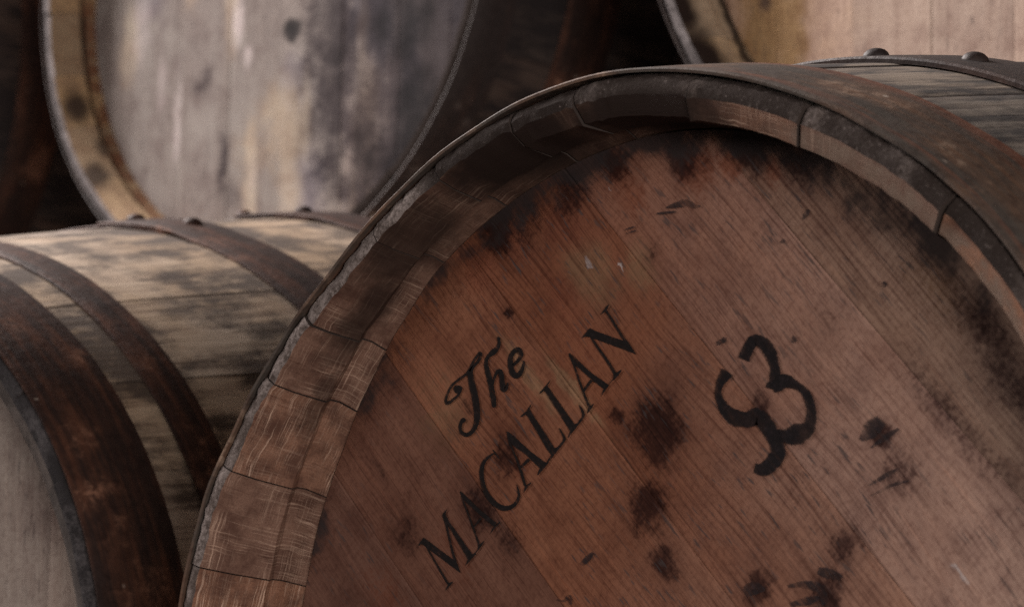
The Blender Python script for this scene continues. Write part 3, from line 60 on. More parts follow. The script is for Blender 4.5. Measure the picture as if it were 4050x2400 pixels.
THREE = [{"s":[[[0.0678,0.2051],[0.0682,0.2058],[0.0687,0.2067],[0.0691,0.2074],[0.0695,0.2082],[0.07,0.2089],[0.0704,0.2096],[0.0708,0.2102],[0.0712,0.2108],[0.0717,0.2115],[0.0722,0.2122],[0.0727,0.2129],[0.0731,0.2134],[0.0735,0.2138],[0.0737,0.2141],[0.0737,0.2141],[0.0734,0.2139],[0.0731,0.2139],[0.0729,0.2138],[0.0729,0.2138],[0.0731,0.2137],[0.0735,0.2136],[0.0739,0.2133],[0.0743,0.2131],[0.0748,0.2128],[0.0752,0.2124],[0.0758,0.212],[0.0764,0.2114],[0.077,0.2107],[0.0776,0.21],[0.0782,0.2093],[0.0788,0.2085],[0.0793,0.2078],[0.0798,0.2071],[0.0803,0.2063],[0.0808,0.2055],[0.0812,0.2045],[0.0817,0.2036],[0.0821,0.2027],[0.0824,0.2018],[0.0827,0.201],[0.0829,0.2003],[0.0831,0.1997],[0.0832,0.1992],[0.0833,0.1987],[0.0833,0.1982],[0.0833,0.1977],[0.0832,0.1971],[0.0831,0.1964],[0.0829,0.1957],[0.0827,0.1949],[0.0823,0.1941],[0.0819,0.1932],[0.0815,0.1923],[0.0811,0.1914],[0.0807,0.1904],[0.0803,0.1894]],[[0.0588,0.2086],[0.0593,0.2093],[0.0597,0.2101],[0.0601,0.2109],[0.0606,0.2117],[0.061,0.2125],[0.0616,0.2133],[0.0621,0.2142],[0.0627,0.2149],[0.0632,0.2156],[0.0637,0.2163],[0.0643,0.2171],[0.0649,0.2179],[0.0657,0.2187],[0.0666,0.2196],[0.0679,0.2204],[0.0695,0.221],[0.0713,0.2213],[0.073,0.2213],[0.0746,0.2211],[0.0761,0.2207],[0.0774,0.2203],[0.0787,0.2197],[0.0799,0.2191],[0.081,0.2185],[0.0821,0.2177],[0.0832,0.2168],[0.0842,0.2159],[0.0851,0.2149],[0.086,0.2139],[0.0869,0.2129],[0.0876,0.2118],[0.0883,0.2107],[0.089,0.2096],[0.0895,0.2084],[0.09,0.2072],[0.0904,0.206],[0.0907,0.2049],[0.091,0.2038],[0.0912,0.2028],[0.0915,0.2018],[0.0916,0.2009],[0.0918,0.2001],[0.0919,0.1993],[0.092,0.1985],[0.092,0.1977],[0.092,0.1969],[0.092,0.1961],[0.092,0.1952],[0.092,0.1942],[0.0919,0.1932],[0.0918,0.1922],[0.0917,0.1911],[0.0916,0.1901],[0.0915,0.1891],[0.0914,0.1881],[0.0913,0.1872]]]},{"s":[[[0.0879,0.1855],[0.0891,0.1858],[0.0903,0.1862],[0.0914,0.1865],[0.0925,0.1867],[0.0934,0.1869],[0.0941,0.1871],[0.0946,0.1871],[0.0948,0.1872],[0.095,0.1872],[0.0953,0.1873],[0.0956,0.1875],[0.096,0.1876],[0.0966,0.1877],[0.0973,0.1877],[0.0981,0.1876],[0.099,0.1874],[0.1,0.1872],[0.1009,0.187],[0.102,0.1867],[0.103,0.1863],[0.1039,0.186],[0.1048,0.1856],[0.1056,0.1851],[0.1063,0.1846],[0.1069,0.1841],[0.1075,0.1834],[0.108,0.1826],[0.1085,0.1818],[0.109,0.1809],[0.1094,0.1801],[0.1097,0.1792],[0.11,0.1784],[0.1103,0.1776],[0.1105,0.1768],[0.1107,0.1759],[0.1109,0.1751],[0.111,0.1742],[0.111,0.1734],[0.111,0.1726],[0.1108,0.1718],[0.1107,0.1711],[0.1104,0.1703],[0.1102,0.1696],[0.1098,0.1689],[0.1095,0.1683],[0.1091,0.1678],[0.1086,0.1675],[0.1082,0.1674],[0.1078,0.1674],[0.1072,0.1674],[0.1066,0.1674],[0.1058,0.1675],[0.105,0.1675],[0.1042,0.1676],[0.1033,0.1675],[0.1025,0.1674],[0.1019,0.1673],[0.1014,0.1671],[0.1007,0.1668],[0.1,0.1665],[0.0992,0.1663],[0.0984,0.166],[0.0975,0.1657],[0.0967,0.1655],[0.0961,0.1654],[0.0955,0.1652],[0.0949,0.1651],[0.0941,0.1651],[0.0933,0.165],[0.0924,0.165],[0.0914,0.165],[0.0905,0.1649]],[[0.0828,0.1925],[0.0837,0.193],[0.0845,0.1935],[0.0854,0.1941],[0.0865,0.1947],[0.0876,0.1953],[0.0889,0.1958],[0.0904,0.1963],[0.0921,0.1965],[0.0938,0.1966],[0.0953,0.1964],[0.0967,0.1961],[0.0981,0.1957],[0.0992,0.1952],[0.1003,0.1946],[0.1013,0.1941],[0.1023,0.1936],[0.1033,0.193],[0.1044,0.1925],[0.1055,0.1918],[0.1066,0.1911],[0.1078,0.1904],[0.1089,0.1896],[0.11,0.1887],[0.1111,0.1878],[0.112,0.1869],[0.1129,0.1859],[0.1138,0.185],[0.1146,0.1839],[0.1153,0.1829],[0.116,0.1819],[0.1166,0.1808],[0.1171,0.1798],[0.1176,0.1787],[0.118,0.1776],[0.1183,0.1765],[0.1185,0.1754],[0.1187,0.1743],[0.1189,0.1733],[0.119,0.1722],[0.119,0.1711],[0.1191,0.1701],[0.1191,0.169],[0.119,0.1679],[0.1189,0.1668],[0.1187,0.1657],[0.1184,0.1645],[0.118,0.1633],[0.1173,0.1621],[0.1165,0.161],[0.1155,0.1599],[0.1145,0.1588],[0.1134,0.1579],[0.1123,0.1571],[0.1112,0.1564],[0.1101,0.1558],[0.1089,0.1553],[0.1075,0.1549],[0.1059,0.1547],[0.1044,0.1547],[0.103,0.1547],[0.1016,0.1548],[0.1003,0.1549],[0.099,0.1551],[0.0978,0.1553],[0.0965,0.1554],[0.0952,0.1557],[0.0941,0.1559],[0.093,0.1562],[0.0921,0.1565],[0.0913,0.1568],[0.0905,0.157],[0.0897,0.1573]]]},{"s":[[[0.046,0.2033],[0.0455,0.2023],[0.045,0.2013],[0.0445,0.2002],[0.0439,0.1992],[0.0433,0.198],[0.0427,0.1969],[0.0422,0.1958],[0.0418,0.1947],[0.0415,0.1937],[0.0412,0.1928],[0.041,0.1919],[0.0408,0.191],[0.0407,0.19],[0.0407,0.189],[0.0408,0.188],[0.041,0.187],[0.0412,0.1859],[0.0416,0.1847],[0.042,0.1835],[0.0425,0.1823],[0.0431,0.1811],[0.0437,0.1798],[0.0443,0.1787],[0.045,0.1775],[0.0456,0.1764],[0.0463,0.1753],[0.0471,0.1742],[0.048,0.173],[0.049,0.1719],[0.0501,0.1708],[0.0515,0.1698],[0.0531,0.1688],[0.0549,0.1681],[0.0567,0.1675],[0.0585,0.1671],[0.0602,0.1668],[0.062,0.1667],[0.0636,0.1666],[0.0652,0.1665],[0.067,0.1665],[0.0691,0.1666],[0.071,0.167],[0.0726,0.1674],[0.0738,0.1677],[0.0746,0.1679],[0.075,0.168],[0.0746,0.1679],[0.0735,0.1679],[0.0726,0.1682],[0.0722,0.1684],[0.0721,0.1685],[0.0724,0.1683],[0.0728,0.1679],[0.0734,0.1673],[0.0742,0.1665],[0.075,0.1657],[0.0759,0.165],[0.0767,0.1642],[0.0776,0.1634],[0.0784,0.1626],[0.0793,0.1618],[0.08,0.161],[0.0807,0.1602],[0.0813,0.1594],[0.0819,0.1585],[0.0824,0.1576],[0.0829,0.1568],[0.0833,0.1559],[0.0836,0.1552],[0.0838,0.1545],[0.0839,0.154],[0.0839,0.1535],[0.0839,0.1531],[0.0838,0.1525],[0.0836,0.1519],[0.0834,0.1513],[0.0832,0.1508],[0.0829,0.1502],[0.0826,0.1498],[0.0824,0.1494],[0.0821,0.1491],[0.0816,0.1487],[0.0809,0.1482],[0.0802,0.1478],[0.0794,0.1473],[0.0787,0.1469],[0.078,0.1466],[0.0777,0.1464],[0.0777,0.1463],[0.0777,0.1462],[0.0775,0.146],[0.0771,0.146],[0.0764,0.146],[0.0754,0.146],[0.0743,0.1461],[0.0733,0.1462]],[[0.0557,0.1979],[0.0547,0.1972],[0.0535,0.1964],[0.0524,0.1957],[0.0513,0.195],[0.0503,0.1943],[0.0494,0.1937],[0.0486,0.193],[0.048,0.1924],[0.0476,0.1918],[0.0472,0.1912],[0.0469,0.1906],[0.0468,0.19],[0.0467,0.1895],[0.0467,0.1889],[0.0469,0.1883],[0.0471,0.1876],[0.0474,0.1868],[0.0479,0.186],[0.0485,0.1851],[0.0492,0.1843],[0.05,0.1834],[0.0509,0.1825],[0.0517,0.1817],[0.0526,0.181],[0.0535,0.1804],[0.0544,0.1797],[0.0554,0.1792],[0.0564,0.1787],[0.0573,0.1783],[0.0581,0.1781],[0.0588,0.1778],[0.0594,0.1777],[0.0599,0.1775],[0.0606,0.1773],[0.0614,0.1771],[0.0623,0.1768],[0.0633,0.1766],[0.0642,0.1764],[0.0652,0.1762],[0.0658,0.1762],[0.066,0.1762],[0.0662,0.1763],[0.0669,0.1766],[0.0678,0.1769],[0.069,0.1774],[0.0706,0.1779],[0.0729,0.1782],[0.0757,0.178],[0.0782,0.1773],[0.0801,0.1763],[0.0815,0.1753],[0.0825,0.1743],[0.0833,0.1734],[0.084,0.1727],[0.0846,0.172],[0.0851,0.1713],[0.0858,0.1705],[0.0866,0.1696],[0.0875,0.1686],[0.0883,0.1676],[0.0892,0.1665],[0.09,0.1654],[0.0909,0.1643],[0.0916,0.1631],[0.0923,0.1621],[0.093,0.1611],[0.0937,0.16],[0.0944,0.1588],[0.0951,0.1576],[0.0957,0.1563],[0.0961,0.1549],[0.0963,0.1535],[0.0964,0.1521],[0.0963,0.1507],[0.096,0.1494],[0.0956,0.1481],[0.0951,0.1469],[0.0944,0.1457],[0.0936,0.1445],[0.0926,0.1434],[0.0914,0.1423],[0.09,0.1414],[0.0886,0.1406],[0.0872,0.1399],[0.0857,0.1393],[0.0842,0.1388],[0.0827,0.1384],[0.0811,0.1381],[0.0793,0.138],[0.0775,0.1381],[0.0759,0.1385],[0.0747,0.1389],[0.0738,0.1393],[0.0731,0.1397],[0.0725,0.14],[0.0719,0.1403]]]}]
MARKS = [{"s":[[[0.0429,0.2162],[0.0436,0.2164],[0.0444,0.2166],[0.0451,0.2168],[0.0458,0.217],[0.0464,0.2172],[0.047,0.2173],[0.0477,0.2175],[0.0484,0.2176],[0.0492,0.2179],[0.05,0.2184],[0.0506,0.2191],[0.0507,0.2199],[0.0507,0.2204],[0.0506,0.2207],[0.0505,0.221]],[[0.0412,0.2187],[0.0419,0.2189],[0.0426,0.2192],[0.0433,0.2195],[0.044,0.2198],[0.0447,0.22],[0.0455,0.2202],[0.0462,0.2204],[0.0468,0.2205],[0.0471,0.2206],[0.0471,0.2205],[0.0469,0.2204],[0.047,0.2203],[0.047,0.2205],[0.047,0.2209],[0.0471,0.2214]]]},{"s":[[[0.1005,0.2183],[0.1003,0.2179],[0.1,0.2175],[0.0997,0.2171],[0.0995,0.2168],[0.0994,0.2165],[0.0994,0.2161],[0.0996,0.2157],[0.0998,0.2152],[0.1,0.2147],[0.1001,0.2142]],[[0.1036,0.2178],[0.1038,0.2174],[0.104,0.217],[0.1042,0.2165],[0.1043,0.216],[0.1042,0.2155],[0.104,0.2151],[0.1036,0.2147],[0.1032,0.2143],[0.1027,0.214],[0.1023,0.2137]]]},{"s":[[[0.0011,0.3025],[0.0029,0.3024],[0.0047,0.3022],[0.0064,0.302],[0.0081,0.3018],[0.0098,0.3017],[0.0116,0.3016],[0.0133,0.3016],[0.0148,0.3015],[0.0161,0.3015],[0.017,0.3014],[0.018,0.3012],[0.0192,0.3009],[0.0207,0.3004],[0.0224,0.2999],[0.0241,0.2996],[0.0255,0.2996],[0.0267,0.2998],[0.0275,0.3001],[0.0281,0.3004],[0.0287,0.3006]],[[0.0008,0.3035],[0.0024,0.3039],[0.0039,0.3044],[0.0054,0.3049],[0.007,0.3054],[0.0086,0.3057],[0.0101,0.306],[0.0117,0.3064],[0.0135,0.3066],[0.0155,0.3067],[0.0177,0.3065],[0.0198,0.3059],[0.0217,0.305],[0.0231,0.304],[0.0242,0.3033],[0.0249,0.3028],[0.0255,0.3025],[0.026,0.3023],[0.0267,0.3021],[0.0275,0.302],[0.0283,0.3019]]]},{"s":[[[-0.0068,0.2996],[-0.0048,0.2994],[-0.0028,0.2992],[-0.0008,0.2991],[0.0012,0.299],[0.0032,0.299],[0.0052,0.299],[0.0073,0.2991],[0.0093,0.2992]],[[-0.0069,0.3006],[-0.005,0.3007],[-0.003,0.3008],[-0.0011,0.3008],[0.0009,0.3008],[0.0029,0.3007],[0.005,0.3006],[0.0071,0.3004],[0.0092,0.3002]]]},{"s":[[[-0.0331,0.2923],[-0.0312,0.2925],[-0.0294,0.2927],[-0.0278,0.2929],[-0.0264,0.2931],[-0.0253,0.2933],[-0.0241,0.2934]],[[-0.0335,0.2932],[-0.0317,0.2935],[-0.0299,0.2939],[-0.0283,0.2941],[-0.0269,0.2943],[-0.0256,0.2943],[-0.0244,0.2944]]]},{"s":[[[-0.032,0.2899],[-0.0301,0.29],[-0.0283,0.2902],[-0.0267,0.2904],[-0.0254,0.2906],[-0.0243,0.2908],[-0.0232,0.291]],[[-0.0324,0.2908],[-0.0306,0.2911],[-0.0288,0.2914],[-0.0272,0.2917],[-0.0259,0.2918],[-0.0247,0.2919],[-0.0236,0.292]]]},{"s":[[[-0.0654,0.0891],[-0.0642,0.0895],[-0.0631,0.0899],[-0.0619,0.0903],[-0.0608,0.0909],[-0.0597,0.0915],[-0.0587,0.0924],[-0.0578,0.0933],[-0.0569,0.0943],[-0.0561,0.0953],[-0.0553,0.0963]],[[-0.0676,0.091],[-0.0668,0.0917],[-0.066,0.0924],[-0.0653,0.0931],[-0.0645,0.0938],[-0.0636,0.0945],[-0.0626,0.0951],[-0.0614,0.0958],[-0.0601,0.0964],[-0.0588,0.0971],[-0.0575,0.0978]]]},{"s":[[[-0.0871,0.0686],[-0.0855,0.0683],[-0.0838,0.0678],[-0.082,0.0675],[-0.0801,0.0674],[-0.0782,0.0679],[-0.0766,0.0686],[-0.0757,0.069],[-0.0772,0.069],[-0.0777,0.0693],[-0.0771,0.0684],[-0.0764,0.0671],[-0.0757,0.0658]],[[-0.0868,0.0695],[-0.0851,0.0694],[-0.0834,0.0691],[-0.0819,0.069],[-0.0808,0.0691],[-0.0802,0.0697],[-0.0795,0.0706],[-0.0783,0.0717],[-0.0752,0.072],[-0.0735,0.0703],[-0.0734,0.0688],[-0.0735,0.0673],[-0.0736,0.066]]]},{"s":[[[0.1524,0.1544],[0.1545,0.1549],[0.1568,0.1553],[0.159,0.1557],[0.161,0.1563],[0.1628,0.1571],[0.1643,0.1581],[0.1655,0.1593],[0.1665,0.1607],[0.1676,0.1621],[0.1687,0.1634]],[[0.1498,0.1565],[0.1505,0.1582],[0.1512,0.1599],[0.1519,0.1616],[0.1527,0.1632],[0.1538,0.1646],[0.1553,0.1656],[0.1569,0.1665],[0.1587,0.1673],[0.1606,0.168],[0.1623,0.1688]]]},{"s":[[[0.1589,0.1502],[0.1617,0.1514],[0.1645,0.1526],[0.1674,0.1537],[0.1699,0.1549],[0.1721,0.1559],[0.1738,0.1568],[0.1751,0.1576],[0.1762,0.1584],[0.1772,0.1592],[0.1784,0.16]],[[0.1578,0.1514],[0.1603,0.153],[0.1627,0.1546],[0.1652,0.1562],[0.1675,0.1576],[0.1697,0.1588],[0.1716,0.1596],[0.1732,0.1601],[0.1747,0.1604],[0.1761,0.1607],[0.1777,0.161]]]},{"s":[[[0.1568,0.1293],[0.1596,0.1301],[0.1624,0.1309],[0.1652,0.1317],[0.1678,0.1325],[0.1701,0.1334],[0.1721,0.1343],[0.1738,0.1353],[0.1754,0.1362],[0.1768,0.1372],[0.1784,0.1382]],[[0.1564,0.1299],[0.1588,0.1312],[0.1612,0.1326],[0.1636,0.1339],[0.1659,0.1351],[0.1681,0.1362],[0.1702,0.137],[0.1721,0.1376],[0.174,0.1381],[0.1758,0.1386],[0.1777,0.1392]]]},{"s":[[[0.1586,0.1236],[0.1616,0.1245],[0.1647,0.1253],[0.1677,0.1262],[0.1706,0.1271],[0.1733,0.1278],[0.1758,0.1285],[0.1782,0.1291],[0.1805,0.1297],[0.1829,0.1303],[0.1852,0.1309]],[[0.1582,0.1242],[0.161,0.1255],[0.1638,0.1268],[0.1665,0.1281],[0.1693,0.1293],[0.1721,0.1302],[0.1748,0.1308],[0.1775,0.1312],[0.18,0.1314],[0.1825,0.1315],[0.185,0.1318]]]},{"s":[[[0.0676,0.0684],[0.0693,0.0688],[0.0709,0.0691],[0.0722,0.0693],[0.073,0.0693],[0.0733,0.0694],[0.0738,0.0697],[0.0749,0.0702],[0.0767,0.0708],[0.0787,0.0712],[0.0806,0.0717]],[[0.0634,0.0734],[0.0643,0.0743],[0.0652,0.0753],[0.0665,0.0764],[0.0684,0.0774],[0.0711,0.078],[0.0738,0.0778],[0.0761,0.077],[0.0779,0.076],[0.0795,0.0749],[0.081,0.074]]]},{"s":[[[0.0981,0.0733],[0.1008,0.0734],[0.1035,0.0734],[0.1062,0.0735],[0.1086,0.0734],[0.1108,0.0731],[0.113,0.0727],[0.1151,0.072],[0.117,0.0714],[0.1184,0.0707],[0.1192,0.0701],[0.1198,0.0695],[0.1206,0.0684],[0.1214,0.0668],[0.1222,0.065],[0.1232,0.0631]],[[0.0977,0.0753],[0.1003,0.0758],[0.1029,0.0764],[0.1056,0.0769],[0.1084,0.0773],[0.1111,0.0774],[0.1139,0.0774],[0.1167,0.0772],[0.1196,0.0767],[0.1224,0.0759],[0.125,0.0744],[0.1268,0.0722],[0.1277,0.07],[0.128,0.0679],[0.1282,0.066],[0.1285,0.0642]]]},{"s":[[[0.1002,0.0625],[0.103,0.0627],[0.1058,0.0628],[0.1086,0.0629],[0.1113,0.0631],[0.1137,0.0634],[0.1158,0.064],[0.1177,0.0647],[0.1193,0.0656],[0.1208,0.0664],[0.1225,0.0672]],[[0.0994,0.0654],[0.102,0.066],[0.1047,0.0667],[0.1073,0.0674],[0.1098,0.068],[0.1121,0.0685],[0.1141,0.0687],[0.1161,0.0688],[0.118,0.0688],[0.1199,0.0688],[0.1218,0.0688]]]},{"s":[[[0.1194,0.0809],[0.1212,0.0802],[0.123,0.0794],[0.1247,0.0787],[0.1265,0.0781],[0.1282,0.0776],[0.1299,0.0773],[0.1317,0.0772],[0.1335,0.0771],[0.1353,0.0771],[0.1371,0.0771]],[[0.121,0.085],[0.123,0.0848],[0.125,0.0847],[0.1269,0.0845],[0.1289,0.0842],[0.1307,0.0838],[0.1324,0.0831],[0.1339,0.0823],[0.1354,0.0815],[0.1368,0.0806],[0.1383,0.0797]]]},{"s":[[[0.1087,0.2845],[0.1095,0.285],[0.1104,0.2855],[0.1113,0.2861],[0.112,0.2867],[0.1124,0.2875],[0.1127,0.2883],[0.113,0.2891],[0.1132,0.2899]],[[0.1071,0.2854],[0.1074,0.2863],[0.1076,0.2871],[0.1079,0.2879],[0.1083,0.2887],[0.1088,0.2893],[0.1095,0.2899],[0.1102,0.2905],[0.1108,0.291]]]},{"s":[[[0.1659,0.2409],[0.1667,0.2407],[0.1673,0.2405],[0.1674,0.2404],[0.1676,0.2405],[0.1683,0.2407],[0.1691,0.2408]],[[0.1648,0.2428],[0.1652,0.2433],[0.1658,0.2438],[0.167,0.2441],[0.1682,0.2438],[0.169,0.2432],[0.1696,0.2427]]]},{"s":[[[0.0907,0.2739],[0.0906,0.2734],[0.0905,0.2729],[0.0905,0.2726],[0.0909,0.2725],[0.0917,0.2724],[0.0926,0.2722]],[[0.0928,0.2754],[0.0935,0.2755],[0.0943,0.2754],[0.0949,0.2751],[0.0951,0.2745],[0.095,0.2738],[0.0948,0.2732]]]}]
STAIN_DARK = [[0.1103,-0.1192,0.0168,0.0202,1],[0.1158,-0.1234,0.0252,0.0269,1],[0.0775,-0.0957,0.0202,0.0219,0.8049999999999999],[0.0637,-0.061,0.0118,0.0135,1],[0.0988,-0.1536,0.0059,0.0076,0.8049999999999999],[0.0172,-0.2088,0.0177,0.016,0.9199999999999999],[-0.0206,-0.2004,0.0151,0.0185,0.8624999999999999],[-0.0155,-0.1696,0.0135,0.0202,0.575],[0.2273,0.0043,0.0101,0.0101,0.9199999999999999],[0.2239,0.0278,0.0151,0.0219,0.6325],[0.105,0.0039,0.0185,0.0135,0.8049999999999999],[0.139,0.0389,0.0185,0.0185,0.8049999999999999],[0.1669,0.029,0.0168,0.0151,0.69],[0.1862,-0.1988,0.0064,0.0067,0.5175],[0.1786,-0.0736,0.0101,0.0126,0.8624999999999999],[0.112,-0.3199,0.0185,0.0286,1],[0.1309,-0.2969,0.0202,0.0235,0.6325],[0.1694,-0.2825,0.0185,0.0219,0.8624999999999999],[0.2058,-0.2674,0.0151,0.0219,0.9774999999999999],[0.2445,-0.2262,0.0135,0.0269,0.8624999999999999],[0.2781,-0.1888,0.0135,0.0269,1],[0.2971,-0.1529,0.0135,0.0202,0.9199999999999999],[0.3275,-0.0758,0.0118,0.0202,0.5175],[0.3177,0.0177,0.0151,0.0437,0.575],[0.2673,0.0193,0.0151,0.0437,0.5175],[0.2678,0.0552,0.0135,0.0437,0.575],[0.307,0.0474,0.0151,0.037,0.69],[0.017,-0.2568,0.0101,0.0101,0.5175],[0.247,-0.0754,0.0135,0.0151,0.345],[0.0829,-0.2694,0.0034,0.0034,0.9199999999999999],[-0.0689,-0.2908,0.0034,0.0151,0.575],[-0.0778,-0.2353,0.0151,0.0185,0.45999999999999996]]
STAIN_PALE = [[0.1485,-0.2373,0.0023,0.005,1],[0.1636,-0.2216,0.0018,0.0041,0.9],[0.2113,0.0995,0.0023,0.0073,0.8],[0.1921,-0.2594,0.0012,0.0044,0.6]]
STAIN_RUST = [[0.0829,-0.3093,0.019,0.0278,0.9],[0.1199,-0.2952,0.0146,0.0249,0.8],[0.1558,-0.2716,0.0219,0.0307,0.85],[0.2005,-0.2466,0.0161,0.0219,0.8],[0.2447,-0.2089,0.0161,0.019,0.9],[0.2639,-0.197,0.0102,0.0176,0.9],[0.2831,-0.1633,0.0117,0.0161,0.8],[0.0223,-0.1962,0.0132,0.0102,0.8],[0.1114,-0.2097,0.0205,0.0322,0.6],[-0.118,-0.2348,0.0234,0.0439,0.35],[0.1178,-0.2383,0.0161,0.0293,0.6],[-0.0574,-0.1951,0.0234,0.0351,0.3]]
STAIN_WARM = [[0.1472,-0.2376,0.0249,0.0336,0.7],[0.1744,-0.2076,0.0176,0.0263,0.6],[0.066,-0.2257,0.0066,0.0483,0.8],[0.0857,-0.1892,0.0059,0.0439,0.9],[0.0014,-0.2743,0.0293,0.0439,0.5],[0.3101,-0.0234,0.019,0.0439,0.5]]
BL_DARK = [(-0.0165, -0.0828, 0.0107, 0.0098, 1), (-0.1984, -0.1039, 0.0715, 0.0556, 0.75), (-0.2174, -0.2135, 0.0552, 0.091, 0.85), (-0.1552, -0.2515, 0.0677, 0.0725, 0.5), (0.0987, -0.2179, 0.0117, 0.0528, 0.75), (0.1385, -0.1233, 0.0254, 0.0267, 0.45), (0.088, -0.2606, 0.025, 0.0263, 0.5), (-0.0986, -0.1333, 0.0485, 0.0566, 0.35), (0.2696, -0.2727, 0.0173, 0.0181, 0.4), (0.1538, -0.085, 0.0213, 0.0179, 0.35)]
BL_WHITE = [(0.1821, -0.1633, 0.0094, 0.0716, 0.9), (0.0789, -0.0591, 0.0151, 0.0382, 1), (0.0593, -0.1066, 0.0109, 0.0205, 0.7), (0.2526, -0.047, 0.026, 0.0911, 0.55), (0.0449, -0.2474, 0.0124, 0.0348, 0.5), (0.2118, -0.117, 0.0129, 0.0481, 0.5)]
BL_WARM = [(-0.0045, -0.1942, 0.0576, 0.0748, 0.8), (0.0461, -0.2178, 0.0456, 0.0581, 0.5)]
BR_WARM = [(0.2567, -0.16, 0.0379, 0.0626, 0.9), (0.2351, -0.1899, 0.0205, 0.0287, 0.6)]

# ------------------------------------------------------------------ node helpers
class NT:
    def __init__(self, name):
        self.m = bpy.data.materials.new(name); self.m.use_nodes = True
        self.t = self.m.node_tree; self.t.nodes.clear()
        self.out = self.t.nodes.new('ShaderNodeOutputMaterial')
    def n(self, kind, **kw):
        nd = self.t.nodes.new(kind)
        for k, v in kw.items(): setattr(nd, k, v)
        return nd
    def set(self, sock, v):
        if isinstance(v, bpy.types.NodeSocket): self.t.links.new(v, sock)
        elif v is not None:
            if hasattr(sock.default_value, '__len__') and not hasattr(v, '__len__'):
                v = [v] * len(sock.default_value)
            if sock.type == 'RGBA' and len(v) == 3: v = tuple(v) + (1,)
            sock.default_value = v
    def math(self, op, a, b=None, c=None, clamp=False):
        nd = self.n('ShaderNodeMath', operation=op, use_clamp=clamp)
        self.set(nd.inputs[0], a); self.set(nd.inputs[1], b)
        if c is not None: self.set(nd.inputs[2], c)
        return nd.outputs[0]
    def vm(self, op, a, b=None):
        nd = self.n('ShaderNodeVectorMath', operation=op)
        self.set(nd.inputs[0], a)
        if b is not None: self.set(nd.inputs[1], b)
        return nd.outputs['Value'] if op in ('LENGTH', 'DISTANCE', 'DOT_PRODUCT') else nd.outputs[0]
    def uv(self, name='grain'):
        return self.n('ShaderNodeUVMap', uv_map=name).outputs[0]
    def obj(self): return self.n('ShaderNodeTexCoord').outputs['Object']
    def rnd(self): return self.n('ShaderNodeObjectInfo').outputs['Random']
    def noise(self, vec, scale=1.0, detail=4.0, rough=0.55, dist=0.0, col=False):
        nd = self.n('ShaderNodeTexNoise')
        self.set(nd.inputs['Vector'], vec); nd.inputs['Scale'].default_value = scale
        nd.inputs['Detail'].default_value = detail; nd.inputs['Roughness'].default_value = rough
        nd.inputs['Distortion'].default_value = dist
        return nd.outputs['Color' if col else 'Fac']
    def vor(self, vec, scale, feature='F1', rnd=1.0):
        nd = self.n('ShaderNodeTexVoronoi', feature=feature)
        self.set(nd.inputs['Vector'], vec); nd.inputs['Scale'].default_value = scale
        nd.inputs['Randomness'].default_value = rnd
        return nd.outputs['Distance']
    def ramp(self, v, a, b, lo=0.0, hi=1.0, smooth=True):
        nd = self.n('ShaderNodeMapRange', interpolation_type='SMOOTHSTEP' if smooth else 'LINEAR')
        self.set(nd.inputs[0], v)
        for i, x in enumerate((a, b, lo, hi)): nd.inputs[i + 1].default_value = x
        return nd.outputs[0]
    def mix(self, f, a, b, mode='MIX'):
        nd = self.n('ShaderNodeMix', data_type='RGBA', blend_type=mode)
        self.set(nd.inputs[0], f); self.set(nd.inputs[6], a); self.set(nd.inputs[7], b)
        return nd.outputs[2]
    def hsv(self, col, h=0.5, s=1.0, v=1.0):
        nd = self.n('ShaderNodeHueSaturation')
        self.set(nd.inputs['Hue'], h); self.set(nd.inputs['Saturation'], s); self.set(nd.inputs['Value'], v)
        self.set(nd.inputs['Color'], col)
        return nd.outputs[0]
    def scaled(self, vec, sx, sy, sz=1.0, off=None):
        v = self.vm('MULTIPLY', vec, (sx, sy, sz))
        if off is not None:
            cx = self.n('ShaderNodeCombineXYZ')
            self.set(cx.inputs[0], off); self.set(cx.inputs[1], off); self.set(cx.inputs[2], off)
            v = self.vm('ADD', v, self.vm('MULTIPLY', cx.outputs[0], (37.0, 53.0, 71.0)))
        return v
    def bump(self, h, strength, dist, prev=None):
        nd = self.n('ShaderNodeBump'); nd.inputs['Strength'].default_value = strength
        nd.inputs['Distance'].default_value = dist
        self.set(nd.inputs['Height'], h)
        if prev is not None: self.set(nd.inputs['Normal'], prev)
        return nd.outputs[0]
    def bsdf(self, col, rough, normal=None, metal=0.0, spec=0.4, alpha=None):
        nd = self.n('ShaderNodeBsdfPrincipled')
        self.set(nd.inputs['Base Color'], col); self.set(nd.inputs['Roughness'], rough)
        self.set(nd.inputs['Metallic'], metal); self.set(nd.inputs['Specular IOR Level'], spec)
        if normal is not None: self.set(nd.inputs['Normal'], normal)
        if alpha is not None: self.set(nd.inputs['Alpha'], alpha)
        self.t.links.new(nd.outputs[0], self.out.inputs[0])
        return self.m

def blobs(T, vec, lst, inner=0.5, outer=1.25):
    """mask made of soft elliptical patches (across, along, radius across, radius along, strength)"""
    acc = None
    for (a, b, ra, rb, s) in lst:
        d = T.vm('SUBTRACT', vec, (a, b, 0))
        d = T.vm('MULTIPLY', d, (1 / ra, 1 / rb, 0))
        l = T.vm('LENGTH', d)
        m = T.ramp(l, inner, outer, s, 0.0)
        acc = m if acc is None else T.math('MAXIMUM', acc, m)
    return acc

